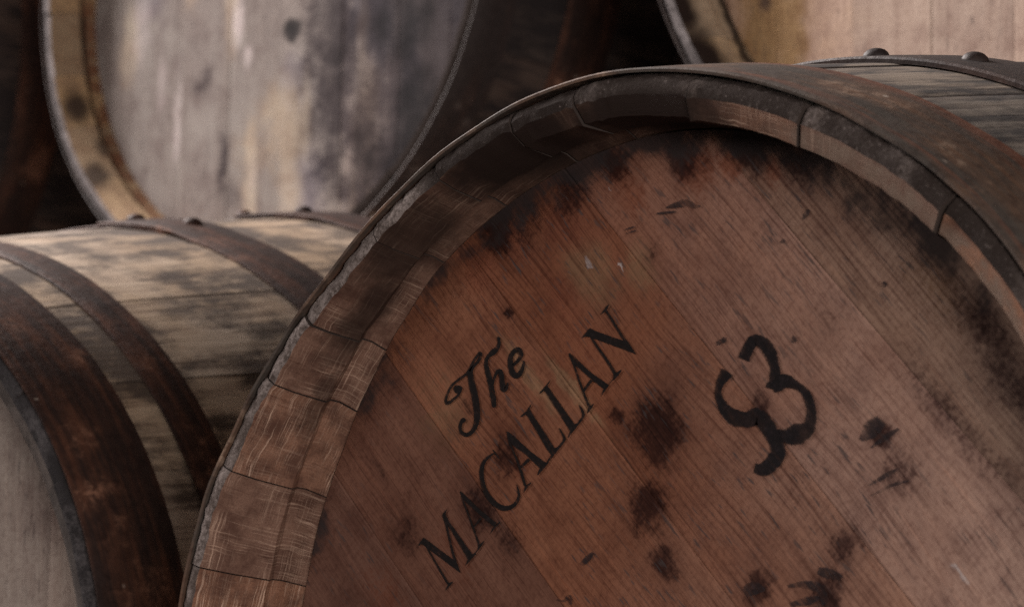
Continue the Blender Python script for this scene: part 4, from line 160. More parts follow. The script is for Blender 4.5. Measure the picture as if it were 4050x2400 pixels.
# ------------------------------------------------------------------ materials
def head_material(name, red, tan, grad, stains, edge_dirt=None, grain_v=1.0, hatch=0.0, sat=0.10, warp_amt=1.0, smoke=0.0):
    """oak barrel head. grad = (point across, point along, from, to) direction of the colour change of the wood.
    stains: list of (colour, blob list, noise gate low, high)"""
    T = NT(name); uv = T.uv(); rnd = T.rnd()
    bend = T.noise(T.scaled(uv, 9, 3.2, 1, rnd), 1, 2, 0.5, 0, True)
    guv = T.vm('ADD', uv, T.vm('MULTIPLY', T.vm('SUBTRACT', bend, (0.5, 0.5, 0.5)), (0.030, 0, 0)))
    g1 = T.noise(T.scaled(guv, 430, 7, 1, rnd), 1, 4, 0.62)
    g2 = T.noise(T.scaled(guv, 1300, 40, 1, rnd), 1, 2, 0.6)
    g3 = T.noise(T.scaled(guv, 70, 2.4, 1, rnd), 1, 3, 0.55)
    mot = T.noise(uv, 26, 5, 0.6)
    mot2 = T.noise(uv, 9, 4, 0.55)
    fine = T.noise(uv, 260, 3, 0.65)
    gx, gy, f0, f1 = grad
    t = T.vm('DOT_PRODUCT', uv, (gx, gy, 0))
    t = T.math('ADD', t, T.math('MULTIPLY', T.math('SUBTRACT', mot2, 0.5), 0.34))
    t = T.math('ADD', t, T.math('MULTIPLY', T.math('SUBTRACT', mot, 0.5), 0.10))
    t = T.ramp(t, f0, f1)
    col = T.mix(t, red, tan)
    col = T.hsv(col, 0.5, T.math('ADD', 1 - sat, T.math('MULTIPLY', rnd, 2 * sat)),
                T.math('ADD', 0.74, T.math('MULTIPLY', rnd, 0.50)))
    col = T.mix(1.0, col, T.n('ShaderNodeObjectInfo').outputs['Color'], 'MULTIPLY')
    # stains
    warp = T.vm('MULTIPLY', T.vm('SUBTRACT', T.noise(uv, 30, 5, 0.65, 0, True), (0.5, 0.5, 0.5)), (0.045 * warp_amt, 0.075 * warp_amt, 0))
    warp2 = T.vm('MULTIPLY', T.vm('SUBTRACT', T.noise(T.scaled(uv, 220, 30), 1, 3, 0.6, 0, True), (0.5, 0.5, 0.5)), (0.008 * warp_amt, 0.012 * warp_amt, 0))
    wuv = T.vm('ADD', T.vm('ADD', uv, warp), warp2)
    stex = T.math('ADD', T.math('MULTIPLY', T.math('SUBTRACT', mot, 0.5), 0.9), T.math('ADD', T.math('MULTIPLY', T.math('SUBTRACT', fine, 0.5), 0.7), T.math('MULTIPLY', T.math('SUBTRACT', g1, 0.5), 0.35)))
    for (c, lst, lo, hi) in stains:
        soft = c[0] > 0.16
        m = blobs(T, wuv, lst, *((0.1, 1.35) if soft else (0.2, 1.3)))
        m = T.math('MULTIPLY', T.ramp(T.math('ADD', T.math('MULTIPLY', m, hi), stex), lo - 0.08, lo + 0.42), T.math('MULTIPLY', m, 2.6, None, True))
        if not soft and smoke:
            sm = blobs(T, wuv, lst, 0.0, 1.9)
            col = T.mix(T.math('MULTIPLY', sm, smoke), col, (0.34, 0.29, 0.31), 'MULTIPLY')
        if not soft and c[0] < 0.1: col = T.mix(T.math('MULTIPLY', m, 0.92), col, (c[0] * 5, c[1] * 5, c[2] * 5), 'MULTIPLY')
        else: col = T.mix(T.math('MULTIPLY', m, 0.85), col, c)
    # growth rings and pores
    col = T.mix(T.ramp(g3, 0.42, 0.75, 0.0, 0.32 * grain_v), col, (0.42, 0.30, 0.27), 'MULTIPLY')
    col = T.mix(T.math('MULTIPLY', T.ramp(g1, 0.46, 0.72, 0.0, 0.70 * grain_v), T.math('MULTIPLY', T.ramp(mot2, 0.34, 0.62, 0.30, 1.0), T.ramp(rnd, 0.0, 1.0, 0.45, 1.15))), col, (0.34, 0.25, 0.24), 'MULTIPLY')
    col = T.mix(T.ramp(g1, 0.46, 0.28, 0.0, 0.22 * grain_v), col, (1.55, 1.35, 1.2), 'MULTIPLY')
    col = T.mix(T.ramp(g2, 0.52, 0.70, 0.0, 0.55 * grain_v), col, (0.45, 0.36, 0.35), 'MULTIPLY')
    col = T.mix(T.ramp(mot, 0.42, 0.70, 0.0, 0.55), col, (0.52, 0.44, 0.45), 'MULTIPLY')
    col = T.mix(T.ramp(mot2, 0.40, 0.66, 0.0, 0.35), col, (0.60, 0.50, 0.50), 'MULTIPLY')
    col = T.mix(T.ramp(fine, 0.46, 0.66, 0.0, 0.45), col, (0.55, 0.47, 0.46), 'MULTIPLY')
    # short black pores
    po = T.noise(T.scaled(guv, 420, 55, 1, rnd), 1, 2, 0.5)
    po = T.math('MULTIPLY', T.ramp(po, 0.60, 0.70), T.ramp(mot2, 0.35, 0.60))
    col = T.mix(T.math('MULTIPLY', po, 0.75), col, (0.05, 0.04, 0.04))
    if hatch > 0:   # plane and saw marks across the grain
        wv = T.scaled(uv, 1, 1)
        sk = T.vm('ADD', T.vm('MULTIPLY', uv, (0.35, 1.0, 0)), T.vm('MULTIPLY', T.noise(uv, 14, 2, 0.5, 0, True), (0, 0.010, 0)))
        h = T.noise(T.vm('MULTIPLY', sk, (60, 420, 0)), 1, 2, 0.6)
        hm = T.math('MULTIPLY', T.ramp(h, 0.50, 0.64), T.math('MULTIPLY', T.ramp(mot2, 0.40, 0.58), t))
        col = T.mix(T.math('MULTIPLY', hm, hatch), col, (0.36, 0.28, 0.29), 'MULTIPLY')
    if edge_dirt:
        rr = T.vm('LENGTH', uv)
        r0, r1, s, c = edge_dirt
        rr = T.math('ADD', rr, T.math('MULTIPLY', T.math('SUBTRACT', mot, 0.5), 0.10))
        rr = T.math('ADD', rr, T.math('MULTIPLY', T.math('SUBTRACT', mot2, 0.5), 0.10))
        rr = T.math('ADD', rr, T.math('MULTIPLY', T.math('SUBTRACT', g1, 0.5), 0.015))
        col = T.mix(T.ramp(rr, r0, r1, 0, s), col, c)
    # pale scuffs
    sc = T.math('MULTIPLY', T.ramp(T.noise(T.scaled(uv, 60, 12), 1, 6, 0.75), 0.70, 0.80), 0.35)
    col = T.mix(sc, col, (0.42, 0.36, 0.33))
    h = T.math('ADD', T.math('MULTIPLY', g1, -0.6), T.math('MULTIPLY', g2, -0.5))
    h = T.math('ADD', h, T.math('MULTIPLY', fine, 0.25))
    nrm = T.bump(h, 0.45, 0.0012)
    rough = T.math('ADD', 0.60, T.math('MULTIPLY', mot, 0.30))
    return T.bsdf(col, rough, nrm, 0, 0.10)

def stave_material(name, light, dark, amount=0.5, warm=None, mscale=(46, 13)):
    """weathered outer face of a stave with black mould streaks along the grain"""
    T = NT(name); uv = T.uv(); rnd = T.rnd(); ob = T.obj()
    g1 = T.noise(T.scaled(uv, 170, 7, 1, rnd), 1, 5, 0.6)
    g2 = T.noise(T.scaled(uv, 700, 26, 1, rnd), 1, 3, 0.6)
    mo = T.noise(T.scaled(uv, mscale[0], mscale[1], 1), 1, 5, 0.66)
    m2 = T.noise(ob, 7, 4, 0.55)
    col = T.hsv(light, 0.5, T.math('ADD', 0.8, T.math('MULTIPLY', rnd, 0.4)), T.math('ADD', 0.82, T.math('MULTIPLY', rnd, 0.36)))
    if warm: col = T.mix(T.ramp(m2, 0.40, 0.62, 0, 0.8), col, warm)
    col = T.mix(T.ramp(g1, 0.45, 0.70, 0, 0.7), col, (0.45, 0.38, 0.36), 'MULTIPLY')
    col = T.mix(T.ramp(g2, 0.50, 0.70, 0, 0.5), col, (0.5, 0.44, 0.42), 'MULTIPLY')
    k = T.math('ADD', T.math('MULTIPLY', mo, 0.75), T.math('ADD', T.math('MULTIPLY', m2, 0.30), T.math('MULTIPLY', g1, 0.25)))
    th = 0.80 - 0.25 * amount
    col = T.mix(T.ramp(k, th - 0.06, th + 0.13, 0, 0.92), col, dark)
    h = T.math('ADD', T.math('MULTIPLY', g1, -0.7), T.math('MULTIPLY', g2, -0.4))
    nrm = T.bump(h, 0.55, 0.0015)
    return T.bsdf(col, T.math('ADD', 0.55, T.math('MULTIPLY', mo, 0.35)), nrm, 0, 0.2)

def endgrain_material(name, pale, dark, amount=0.5, char_shade=None):
    T = NT(name); uv = T.uv(); rnd = T.rnd(); ob = T.obj()
    n1 = T.noise(ob, 420, 4, 0.7); n2 = T.noise(ob, 16, 4, 0.6); n3 = T.noise(ob, 90, 4, 0.65)
    col = T.mix(T.ramp(T.math('ADD', T.math('MULTIPLY', n1, 0.5), T.math('MULTIPLY', n3, 0.5)), 0.38, 0.62), dark, pale)
    k = T.math('ADD', T.math('MULTIPLY', n2, 0.9), T.math('MULTIPLY', n3, 0.35))
    k = T.math('ADD', k, T.math('MULTIPLY', rnd, 0.16))
    th = 0.86 - 0.36 * amount
    col = T.mix(T.ramp(k, th, th + 0.16, 0, 0.9), col, dark)
    if char_shade:
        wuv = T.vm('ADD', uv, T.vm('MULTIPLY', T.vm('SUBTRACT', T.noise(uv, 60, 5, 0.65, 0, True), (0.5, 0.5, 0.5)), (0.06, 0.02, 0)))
        m = blobs(T, wuv, char_shade, 0.5, 1.1)
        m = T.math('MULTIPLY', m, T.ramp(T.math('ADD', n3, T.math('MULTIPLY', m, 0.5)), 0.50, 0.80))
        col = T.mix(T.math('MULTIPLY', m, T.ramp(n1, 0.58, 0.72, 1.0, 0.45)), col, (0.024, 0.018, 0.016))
    nrm = T.bump(T.math('ADD', n1, n3), 0.45, 0.0012)
    return T.bsdf(col, 0.85, nrm, 0, 0.04)

def chime_material(name, wood, deep, ray, rays=1.0, char_shade=None, pale=None, warp=(0.05, 0.03), gate=(0.62, 0.92)):
    """planed inside of the stave ends: brown oak crossed by pale medullary ray flecks and saw marks.
    char_shade: blob list in (arc, depth) of black wood and painted shade"""
    T = NT(name); uv = T.uv(); rnd = T.rnd(); ob = T.obj()
    g = T.noise(T.scaled(uv, 26, 420, 1, rnd), 1, 4, 0.6)
    g2 = T.noise(T.scaled(uv, 420, 34, 1, rnd), 1, 4, 0.6)
    mo = T.noise(uv, 42, 5, 0.65); fi = T.noise(uv, 900, 3, 0.7)
    m3 = T.noise(T.scaled(uv, 14, 6), 1, 4, 0.6)
    col = T.hsv(wood, 0.5, T.math('ADD', 0.85, T.math('MULTIPLY', rnd, 0.3)), T.math('ADD', 0.75, T.math('MULTIPLY', rnd, 0.5)))
    col = T.mix(T.ramp(mo, 0.38, 0.66, 0, 0.85), col, deep)
    col = T.mix(T.ramp(fi, 0.40, 0.66, 0, 0.5), col, deep)
    # ray flecks: lines along the depth, broken; finer lines along the rim
    wob = T.vm('ADD', uv, T.vm('MULTIPLY', T.noise(uv, 60, 2, 0.5, 0, True), (0.0035, 0.0035, 0)))
    l1 = T.noise(T.scaled(wob, 520, 7, 1, rnd), 1, 2, 0.5)
    l1 = T.math('MULTIPLY', T.ramp(T.math('ABSOLUTE', T.math('SUBTRACT', l1, 0.5)), 0.0, 0.030, 1, 0), T.ramp(T.noise(T.scaled(uv, 30, 22, 1, rnd), 1, 4, 0.65), 0.44, 0.66))
    l2 = T.noise(T.scaled(wob, 6, 620, 1, rnd), 1, 2, 0.5)
    l2 = T.math('MULTIPLY', T.ramp(T.math('ABSOLUTE', T.math('SUBTRACT', l2, 0.5)), 0.0, 0.034, 1, 0), T.ramp(T.noise(T.scaled(uv, 22, 40, 1, rnd), 1, 4, 0.65), 0.38, 0.60))
    ln = T.math('MULTIPLY', T.math('MAXIMUM', T.math('MULTIPLY', l1, T.ramp(rnd, 0.2, 0.9, 0.75, 0.15)), T.math('MULTIPLY', l2, T.ramp(rnd, 0.0, 0.8, 0.55, 1.0))), 0.62 * rays)
    col = T.mix(ln, col, ray)
    col = T.mix(T.ramp(g2, 0.55, 0.75, 0, 0.6), col, (0.42, 0.32, 0.3), 'MULTIPLY')
    # worn grey margin towards the end grain
    sep = T.n('ShaderNodeSeparateXYZ'); T.set(sep.inputs[0], uv)
    if pale:
        pm = T.math('MULTIPLY', blobs(T, uv, pale[1], 0.6, 1.1), T.math('MULTIPLY', T.ramp(mo, 0.36, 0.58), T.ramp(fi, 0.66, 0.48, 0.3, 1.0)))
        col = T.mix(pm, col, pale[0])
    if char_shade:
        wuv = T.vm('ADD', uv, T.vm('MULTIPLY', T.vm('SUBTRACT', T.noise(uv, 45, 4, 0.65, 0, True), (0.5, 0.5, 0.5)), warp + (0,)))
        m = blobs(T, wuv, char_shade, 0.35, 1.15)
        col = T.mix(T.math('MULTIPLY', m, T.ramp(T.math('ADD', T.math('ADD', mo, T.math('MULTIPLY', g2, 0.4)), T.math('MULTIPLY', m, 0.3)), *gate)), col, (0.020, 0.013, 0.011))
    nrm = T.bump(T.math('ADD', T.math('MULTIPLY', g, 0.4), T.math('ADD', T.math('MULTIPLY', fi, 0.5), T.math('MULTIPLY', ln, 0.8))), 0.5, 0.001)
    return T.bsdf(col, 0.72, nrm, 0, 0.08)

def iron_material(name, base, rust, pale, amount=0.5, spec=0.3, edges=None):
    T = NT(name); ob = T.obj(); rnd = T.rnd(); uv = T.uv()
    n1 = T.noise(T.vm('ADD', ob, T.scaled(ob, 0, 0, 0, rnd)), 14, 6, 0.65); n2 = T.noise(ob, 130, 5, 0.7)
    n3 = T.noise(T.scaled(uv, 8, 130, 1, rnd), 1, 5, 0.7)
    k = T.math('ADD', T.math('MULTIPLY', n1, 0.45), T.math('MULTIPLY', n3, 0.55))
    th = 0.66 - 0.3 * amount
    col = T.mix(T.ramp(k, th - 0.08, th + 0.16), base, rust)
    if edges:
        sep = T.n('ShaderNodeSeparateXYZ'); T.set(sep.inputs[0], uv)
        ed = T.math('ABSOLUTE', T.math('SUBTRACT', T.math('MULTIPLY', sep.outputs[1], 2 / edges[0]), 1.0))
        ed = T.math('ADD', ed, T.math('MULTIPLY', T.math('SUBTRACT', n3, 0.5), 1.6))
        col = T.mix(T.math('MULTIPLY', T.ramp(ed, 0.55, 1.0, 0, 0.9), T.ramp(sep.outputs[1], 0.003, 0.010)), col, edges[1])
    col = T.mix(T.ramp(n2, 0.40, 0.68, 0, 0.6), col, (0.45, 0.38, 0.38), 'MULTIPLY')
    col = T.mix(T.math('MULTIPLY', T.ramp(n1, 0.54, 0.70), T.ramp(n2, 0.44, 0.58)), col, pale)
    sp = T.ramp(T.vor(ob, 38), 0.02, 0.10, 1, 0)
    col = T.mix(T.math('MULTIPLY', sp, T.ramp(n1, 0.52, 0.60)), col, (0.55, 0.47, 0.40))
    nrm = T.bump(T.math('ADD', n2, T.math('MULTIPLY', T.noise(ob, 34, 3, 0.5), 1.6)), 0.45, 0.0016)
    return T.bsdf(col, T.math('ADD', 0.46, T.math('MULTIPLY', n2, 0.34)), nrm, 0.1, spec)

def paint_material(name, col, rough_edge):
    """black marking: worn through by the grain; rough_edge uses the strip's own cross coordinate"""
    T = NT(name); ob = T.obj(); uv = T.uv('grain')
    n = T.noise(ob, 380, 4, 0.7); n2 = T.noise(T.scaled(uv, 500, 60), 1, 3, 0.6)
    sep = T.n('ShaderNodeSeparateXYZ'); T.set(sep.inputs[0], T.uv('strip'))
    e = T.math('ABSOLUTE', T.math('SUBTRACT', T.math('MULTIPLY', sep.outputs[0], 2.0), 1.0))
    n3 = T.noise(ob, 70, 3, 0.6)
    if rough_edge:
        k = T.math('ADD', T.math('MULTIPLY', T.math('SUBTRACT', n, 0.5), 0.9), T.math('MULTIPLY', T.math('SUBTRACT', n3, 0.5), 1.0))
        a = T.ramp(T.math('ADD', e, T.math('MULTIPLY', k, 0.8)), 0.80, 1.02, 1, 0)
        a = T.math('MULTIPLY', a, T.ramp(T.math('ADD', n2, T.math('MULTIPLY', n3, 0.4)), 0.62, 0.85, 1.0, rough_edge))
        a = T.math('MULTIPLY', a, T.ramp(T.noise(ob, 34, 3, 0.6), 0.36, 0.56, 0.82 if rough_edge > 0.5 else 0.6, 1.0 if rough_edge > 0.3 else 0.75))
    else:
        a = T.ramp(T.math('ADD', T.math('MULTIPLY', n, 0.4), T.math('MULTIPLY', n2, 0.8)), 0.62, 0.82, 0.95, 0.35)
    c = T.mix(T.ramp(n, 0.45, 0.75), col, (col[0] * 1.9, col[1] * 1.7, col[2] * 1.7))
    return T.bsdf(c, 0.85, T.bump(n, 0.3, 0.0008), 0, 0.08, a)

def plain_wood(name, a, b):
    T = NT(name); ob = T.obj()
    n = T.noise(T.vm('MULTIPLY', ob, (3, 40, 40)), 1, 5, 0.6)
    return T.bsdf(T.mix(T.ramp(n, 0.3, 0.7), a, b), 0.75, T.bump(n, 0.4, 0.003))

def stone(name, a, b):
    T = NT(name); ob = T.obj(); n = T.noise(ob, 3, 6, 0.6)
    return T.bsdf(T.mix(T.ramp(n, 0.3, 0.7), a, b), 0.9, T.bump(n, 0.5, 0.01))

# ------------------------------------------------------------------ mesh helpers
def tag(o, label=None, cat=None, group=None, kind=None):
    if label: o['label'] = label
    if cat: o['category'] = cat
    if group: o['group'] = group
    if kind: o['kind'] = kind
    return o

def link(name, verts, faces, mats, parent=None, uvs=None, midx=None, smooth=True, sharp=32, strip=None):
    me = bpy.data.meshes.new(name)
    me.from_pydata(verts, [], faces)
    for m in mats: me.materials.append(m)
    if midx: me.polygons.foreach_set('material_index', midx)
    if uvs:
        l = me.uv_layers.new(name='grain')
        for i, lp in enumerate(me.loops): l.data[i].uv = uvs[lp.vertex_index]
    if strip:
        l = me.uv_layers.new(name='strip')
        for i, lp in enumerate(me.loops): l.data[i].uv = strip[lp.vertex_index]
    bm = bmesh.new(); bm.from_mesh(me)
    bmesh.ops.recalc_face_normals(bm, faces=bm.faces); bm.to_mesh(me); bm.free()
    if smooth:
        me.polygons.foreach_set('use_smooth', [True] * len(me.polygons))
        me.set_sharp_from_angle(angle=R(sharp))
    o = bpy.data.objects.new(name, me); COL.objects.link(o)
    if parent: o.parent = parent
    return o

def interp(tab):
    """smooth periodic interpolation of a table angle(deg) -> radius"""
    ks = sorted(tab)
    def f(t):
        a = math.degrees(t) % 360
        for i, k in enumerate(ks):
            k2 = ks[(i + 1) % len(ks)] + (360 if i == len(ks) - 1 else 0)
            aa = a if a >= ks[0] else a + 360
            if k <= aa <= k2:
                u = (aa - k) / (k2 - k); u = u * u * (3 - 2 * u)
                return tab[k] * (1 - u) + tab[ks[(i + 1) % len(ks)]] * u
        return tab[ks[0]]
    return f

class wob:
    """small smooth random wobble along one coordinate"""
    def __init__(self, rng, amp, step):
        self.v = [rng.uniform(-amp, amp) for _ in range(4000)]; self.s = step
    def __call__(self, x):
        x = x / self.s + 1000; i = int(math.floor(x)); u = x - i; u = u * u * (3 - 2 * u)
        return self.v[i % 4000] * (1 - u) + self.v[(i + 1) % 4000] * u

PLANK_TONE = [(1, .95, .92), (.92, .9, .9), (1.05, 1, .98), (.95, .93, .93), (1.08, 1.06, 1.02), (.88, .84, .82), (1.10, 1.10, 1.12), (.84, .86, .84)]
def barrel(name, label, group, loc, yaw, S, Rb, pw, rim, head, joints, hoops, pdir, pjoints, mats, seed, fine=False, wide={}, LEN=1.30, DEP=0.0553):
    rng = random.Random(seed)
    half = LEN / 2; BASE = Vector((0, half, -Rb))
    root = bpy.data.objects.new(name, None); COL.objects.link(root)
    root.empty_display_size = 0.2
    rz = Matrix.Rotation(yaw, 3, 'Z')
    root.location = Vector(loc) + rz @ (BASE * S)
    root.rotation_euler = (0, 0, yaw); root.scale = (S, S, S)
    tag(root, label, 'barrel', group)
    R0 = 0.38
    def prof(y):
        u = min(1.0, min(y, LEN - y) / half)
        u = max(u, 0.0)
        return (R0 - 0.004) + (Rb - R0 + 0.004) * (1 - (1 - u) ** pw)
    def outer(t, y):
        f = max(0.0, 1 - y / 0.55)
        return prof(y) + (rim(t) - R0) * f
    def P(r, t, y): return Vector((r * math.cos(t), y, r * math.sin(t))) - BASE
    # ---- staves
    n = len(joints)
    jag_y = wob(rng, 0.0022 if fine else 0.001, 0.010); jag_r = wob(rng, 0.0020 if fine else 0.001, 0.008)
    jag2 = wob(rng, 0.0012, 0.0035); jag3 = wob(rng, 0.0012, 0.02)
    for i in range(n):
        a = R(joints[i]); b = R(joints[(i + 1) % n])
        if b <= a: b += 2 * math.pi
        gap = (rng.uniform(0.0003, 0.0009) if fine else 0.0002) / 0.37
        ga = wide.get(joints[i], gap); gb = wide.get(joints[(i + 1) % n], gap)
        seg = max(3, int((b - a) / R(0.8 if fine else 3)))
        dr = rng.uniform(-0.0008, 0.0008); dy = rng.uniform(-0.001, 0.002)
        verts, uvs, rows = [], [], []
        for k in range(seg + 1):
            f = k / seg; t = a + ga + (b - a - ga - gb) * f
            edge = (0.0007 if fine else 0.0003) if k in (0, seg) else 0.0
            ro = outer(t, 0) + dr; rh = head(t)
            s = t * 0.37
            chip = (jag_y(s) + jag2(s)) if fine else jag_y(s)
            re = ro - 0.0130 + (jag_r(s) * 0.45 + jag2(s * 1.7 + 9) * 0.6) * (1.0 if math.degrees(t) > 90 else 0.45)
            mid = 0.346 + jag3(s)
            if rh > 0.343: mid = max(mid, rh + 0.001)
            wv = max(0.0, min(1.0, (math.degrees(t) - 78) / 40.0)); wv = wv * wv * (3 - 2 * wv)
            br = (re - 0.0125) * (1 - wv) + (re * 0.52 + mid * 0.48) * wv; by = 0.0065 * (1 - wv) + 0.0125 * wv
            pr = [(ro - 0.0004, 0.006), (ro - 0.0028 + jag2(s + 3) * 0.6, 0.0012 + dy + abs(chip) * 0.6), (ro - 0.0075, 0.0 + dy + jag2(s * 2 + 30) * 0.5),
                  (re, 0.0004 + dy + jag2(s + 70) * 0.5), (br, by + dy), (mid, 0.034 + jag3(s + 5)),
                  (max(mid + 0.0035, rh + 0.006), 0.0405), (max(mid + 0.002, rh + 0.005), 0.047), (rh + 0.0012, DEP - 0.001), (rh + 0.0012, DEP + 0.022), (rh + 0.006, DEP + 0.03)]
            nf = len(pr)
            inner_y = [0.15, 0.35, half, LEN - 0.35, LEN - 0.15]
            pr += [(outer(t, y) - 0.030, y) for y in inner_y]
            pr += [(prof(LEN) - 0.034, LEN - 0.05), (prof(LEN) - 0.016, LEN), (prof(LEN) - 0.002, LEN)]
            outs = [LEN - 0.03, LEN - 0.12, LEN - 0.25, LEN - 0.42, half, 0.56, 0.46, 0.36, 0.28, 0.21, 0.15, 0.10, 0.06, 0.025]
            pr += [(outer(t, y) + dr, y) for y in outs]
            sl = 0.0; row = []
            for q, (r, y) in enumerate(pr):
                if q: sl += math.hypot(r - pr[q - 1][0], y - pr[q - 1][1])
                row.append(len(verts)); verts.append(P(r - edge, t, y)); uvs.append((t * 0.37, sl if q < nf else y))
            rows.append(row)
        m = len(rows[0]); faces, mi = [], []
        for k in range(seg):
            for q in range(m):
                q2 = (q + 1) % m
                faces.append((rows[k][q], rows[k + 1][q], rows[k + 1][q2], rows[k][q2]))
                mi.append(1 if q in (0, 1, 2) else 2 if q < 9 else 0)
        faces.append(tuple(rows[0])); mi.append(3)
        faces.append(tuple(reversed(rows[-1]))); mi.append(3)
        link('stave', verts, faces, [mats['stave'], mats['end'], mats['chime'], M_seam], root, uvs, mi)
    # ---- head planks
    u = Vector((math.cos(R(pdir)), math.sin(R(pdir)))); nn = Vector((-u.y, u.x))
    edges = [-0.42] + list(pjoints) + [0.42]
    def extent(o, sgn):
        lo, hi = 0.0, 0.45
        if (nn * o).length > head(math.atan2((nn * o).y, (nn * o).x)): return None
        for _ in range(26):
            md = (lo + hi) / 2; p = nn * o + u * (sgn * md)
            if p.length < head(math.atan2(p.y, p.x)): lo = md
            else: hi = md
        return lo * sgn
    for i in range(len(edges) - 1):
        e0, e1 = edges[i] + 0.00013, edges[i + 1] - 0.00013
        while extent(e0, 1) is None and e0 < e1: e0 += 0.0008
        while extent(e1, 1) is None and e1 > e0: e1 -= 0.0008
        if e1 - e0 < 0.01: continue
        off = rng.uniform(-0.0004, 0.0004)
        ns = 14; na = 10; verts, uvs, rows = [], [], []
        offs = [e0, e0 + 0.0012] + [e0 + (e1 - e0) * k / ns for k in range(1, ns)] + [e1 - 0.0012, e1]
        for j, o_ in enumerate(offs):
            t0, t1 = extent(o_, -1), extent(o_, 1)
            if t0 is None: t0 = t1 = 0.0
            row = []
            for k in range(na + 1):
                w = t0 + (t1 - t0) * k / na
                p = nn * o_ + u * w
                y = DEP + off + (0.0004 if j in (0, len(offs) - 1) else 0.0)
                row.append(len(verts)); verts.append(Vector((p.x, y, p.y)) - BASE); uvs.append((o_, w))
            rows.append(row)
        faces = []
        for j in range(len(rows) - 1):
            for k in range(na):
                faces.append((rows[j][k], rows[j + 1][k], rows[j + 1][k + 1], rows[j][k + 1]))
        nb = len(verts)
        loop = rows[0] + [r[-1] for r in rows[1:-1]] + list(reversed(rows[-1])) + [r[0] for r in reversed(rows[1:-1])]
        for v in loop: verts.append(verts[v] + Vector((0, 0.018, 0))); uvs.append(uvs[v])
        L = len(loop)
        for k in range(L): faces.append((loop[k], loop[(k + 1) % L], nb + (k + 1) % L, nb + k))
        faces.append(tuple(range(nb, nb + L)))
        hp = link('head_plank', verts, faces, [mats['head']], root, uvs, smooth=False)
        if fine: hp.color = PLANK_TONE[i] + (1,)
    # far head, one turned disc with rounded edge
    verts, faces = [], []
    for (r, y) in ((0.0, LEN - 0.05), (0.30, LEN - 0.05), (0.352, LEN - 0.052), (0.352, LEN - 0.07), (0.0, LEN - 0.07)):
        verts += [P(r, k * math.pi / 24, y) for k in range(48)]
    for q in range(4):
        for k in range(48): faces.append((q * 48 + k, q * 48 + (k + 1) % 48, (q + 1) * 48 + (k + 1) % 48, (q + 1) * 48 + k))
    bk = link('far_head', verts, faces, [mats['stave']], root, [(v.x, v.z) for v in verts])
    # ---- hoops
    for (y0, y1, lap, rivets, mat) in hoops:
        verts, uvs, rows = [], [], []
        N = 220 if fine else 120; span = 2 * math.pi + R(11); a0 = R(lap) - R(5.5)
        hw = wob(rng, 0.0008, 0.05)
        for k in range(N + 1):
            t = a0 + span * k / N; fr = k / N
            lift = 0.0028 * max(0.0, min(1.0, (fr - (1 - 15 / 371)) / (4 / 371)))
            th = 0.0044 if mat == 'dark' and fine else 0.0027; e = hw(t * 0.4)
            ri = lambda y: outer(t, y) + 0.0004 + lift
            ya, yb = y0 + e, y1 + e
            ym = (ya + yb) / 2
            sec = [(ri(ya), ya), (ri(ya) + th * 0.6, ya - 0.0006), (ri(ya) + th, ya + 0.0006), (ri(ym) + th + 0.0004, ym), (ri(yb) + th, yb - 0.0006), (ri(yb) + th * 0.5, yb + 0.0004), (ri(yb), yb), (ri(ym), ym)]
            row = []
            for (r, y) in sec:
                row.append(len(verts)); verts.append(P(r, t, y)); uvs.append((t * 0.4, y))
            rows.append(row)
        faces = []
        for k in range(N):
            for q in range(8):
                faces.append((rows[k][q], rows[k + 1][q], rows[k + 1][(q + 1) % 8], rows[k][(q + 1) % 8]))
        faces.append(tuple(rows[0])); faces.append(tuple(reversed(rows[-1])))
        ho = link('hoop', verts, faces, [mats[mat]], root, uvs)
        for (ty, yy) in rivets:
            t = R(ty); rr = outer(t, yy) + (0.0046 if fine else 0.0057)
            c = P(rr, t, yy); nrm = Vector((math.cos(t), -0.17, math.sin(t))).normalized()
            q = nrm.to_track_quat('Z', 'Y')
            verts, faces = [], []
            prof_r = [(0.0085, -0.004), (0.0085, 0.0008), (0.0076, 0.0026), (0.0056, 0.0043), (0.0028, 0.0053), (0.0006, 0.0055)]
            for (r_, h_) in prof_r:
                for k in range(16):
                    a = k * math.pi / 8; verts.append(c + q @ Vector((r_ * math.cos(a), r_ * math.sin(a), h_)))
            for j in range(len(prof_r) - 1):
                for k in range(16): faces.append((j * 16 + k, j * 16 + (k + 1) % 16, (j + 1) * 16 + (k + 1) % 16, (j + 1) * 16 + k))
            faces.append(tuple(range(len(verts) - 16, len(verts)))); faces.append(tuple(range(15, -1, -1)))
            link('rivet', verts, faces, [mats[mat]], ho, [(v.x, v.y) for v in verts])
    return root, BASE

# ------------------------------------------------------------------ the setting
def slab(name, x0, x1, y0, y1, z0, z1, mat, parent=None, bev=0.0, kind=None):
    bm = bmesh.new(); bmesh.ops.create_cube(bm, size=1)
    for v in bm.verts: v.co = Vector(((x0 + x1) / 2 + v.co.x * (x1 - x0), (y0 + y1) / 2 + v.co.y * (y1 - y0), (z0 + z1) / 2 + v.co.z * (z1 - z0)))
    if bev: bmesh.ops.bevel(bm, geom=bm.edges[:], offset=bev, segments=2, affect='EDGES')
    me = bpy.data.meshes.new(name); bm.to_mesh(me); bm.free(); me.materials.append(mat)
    o = bpy.data.objects.new(name, me); COL.objects.link(o)
    if parent: o.parent = parent
    if kind: o['kind'] = kind
    return o

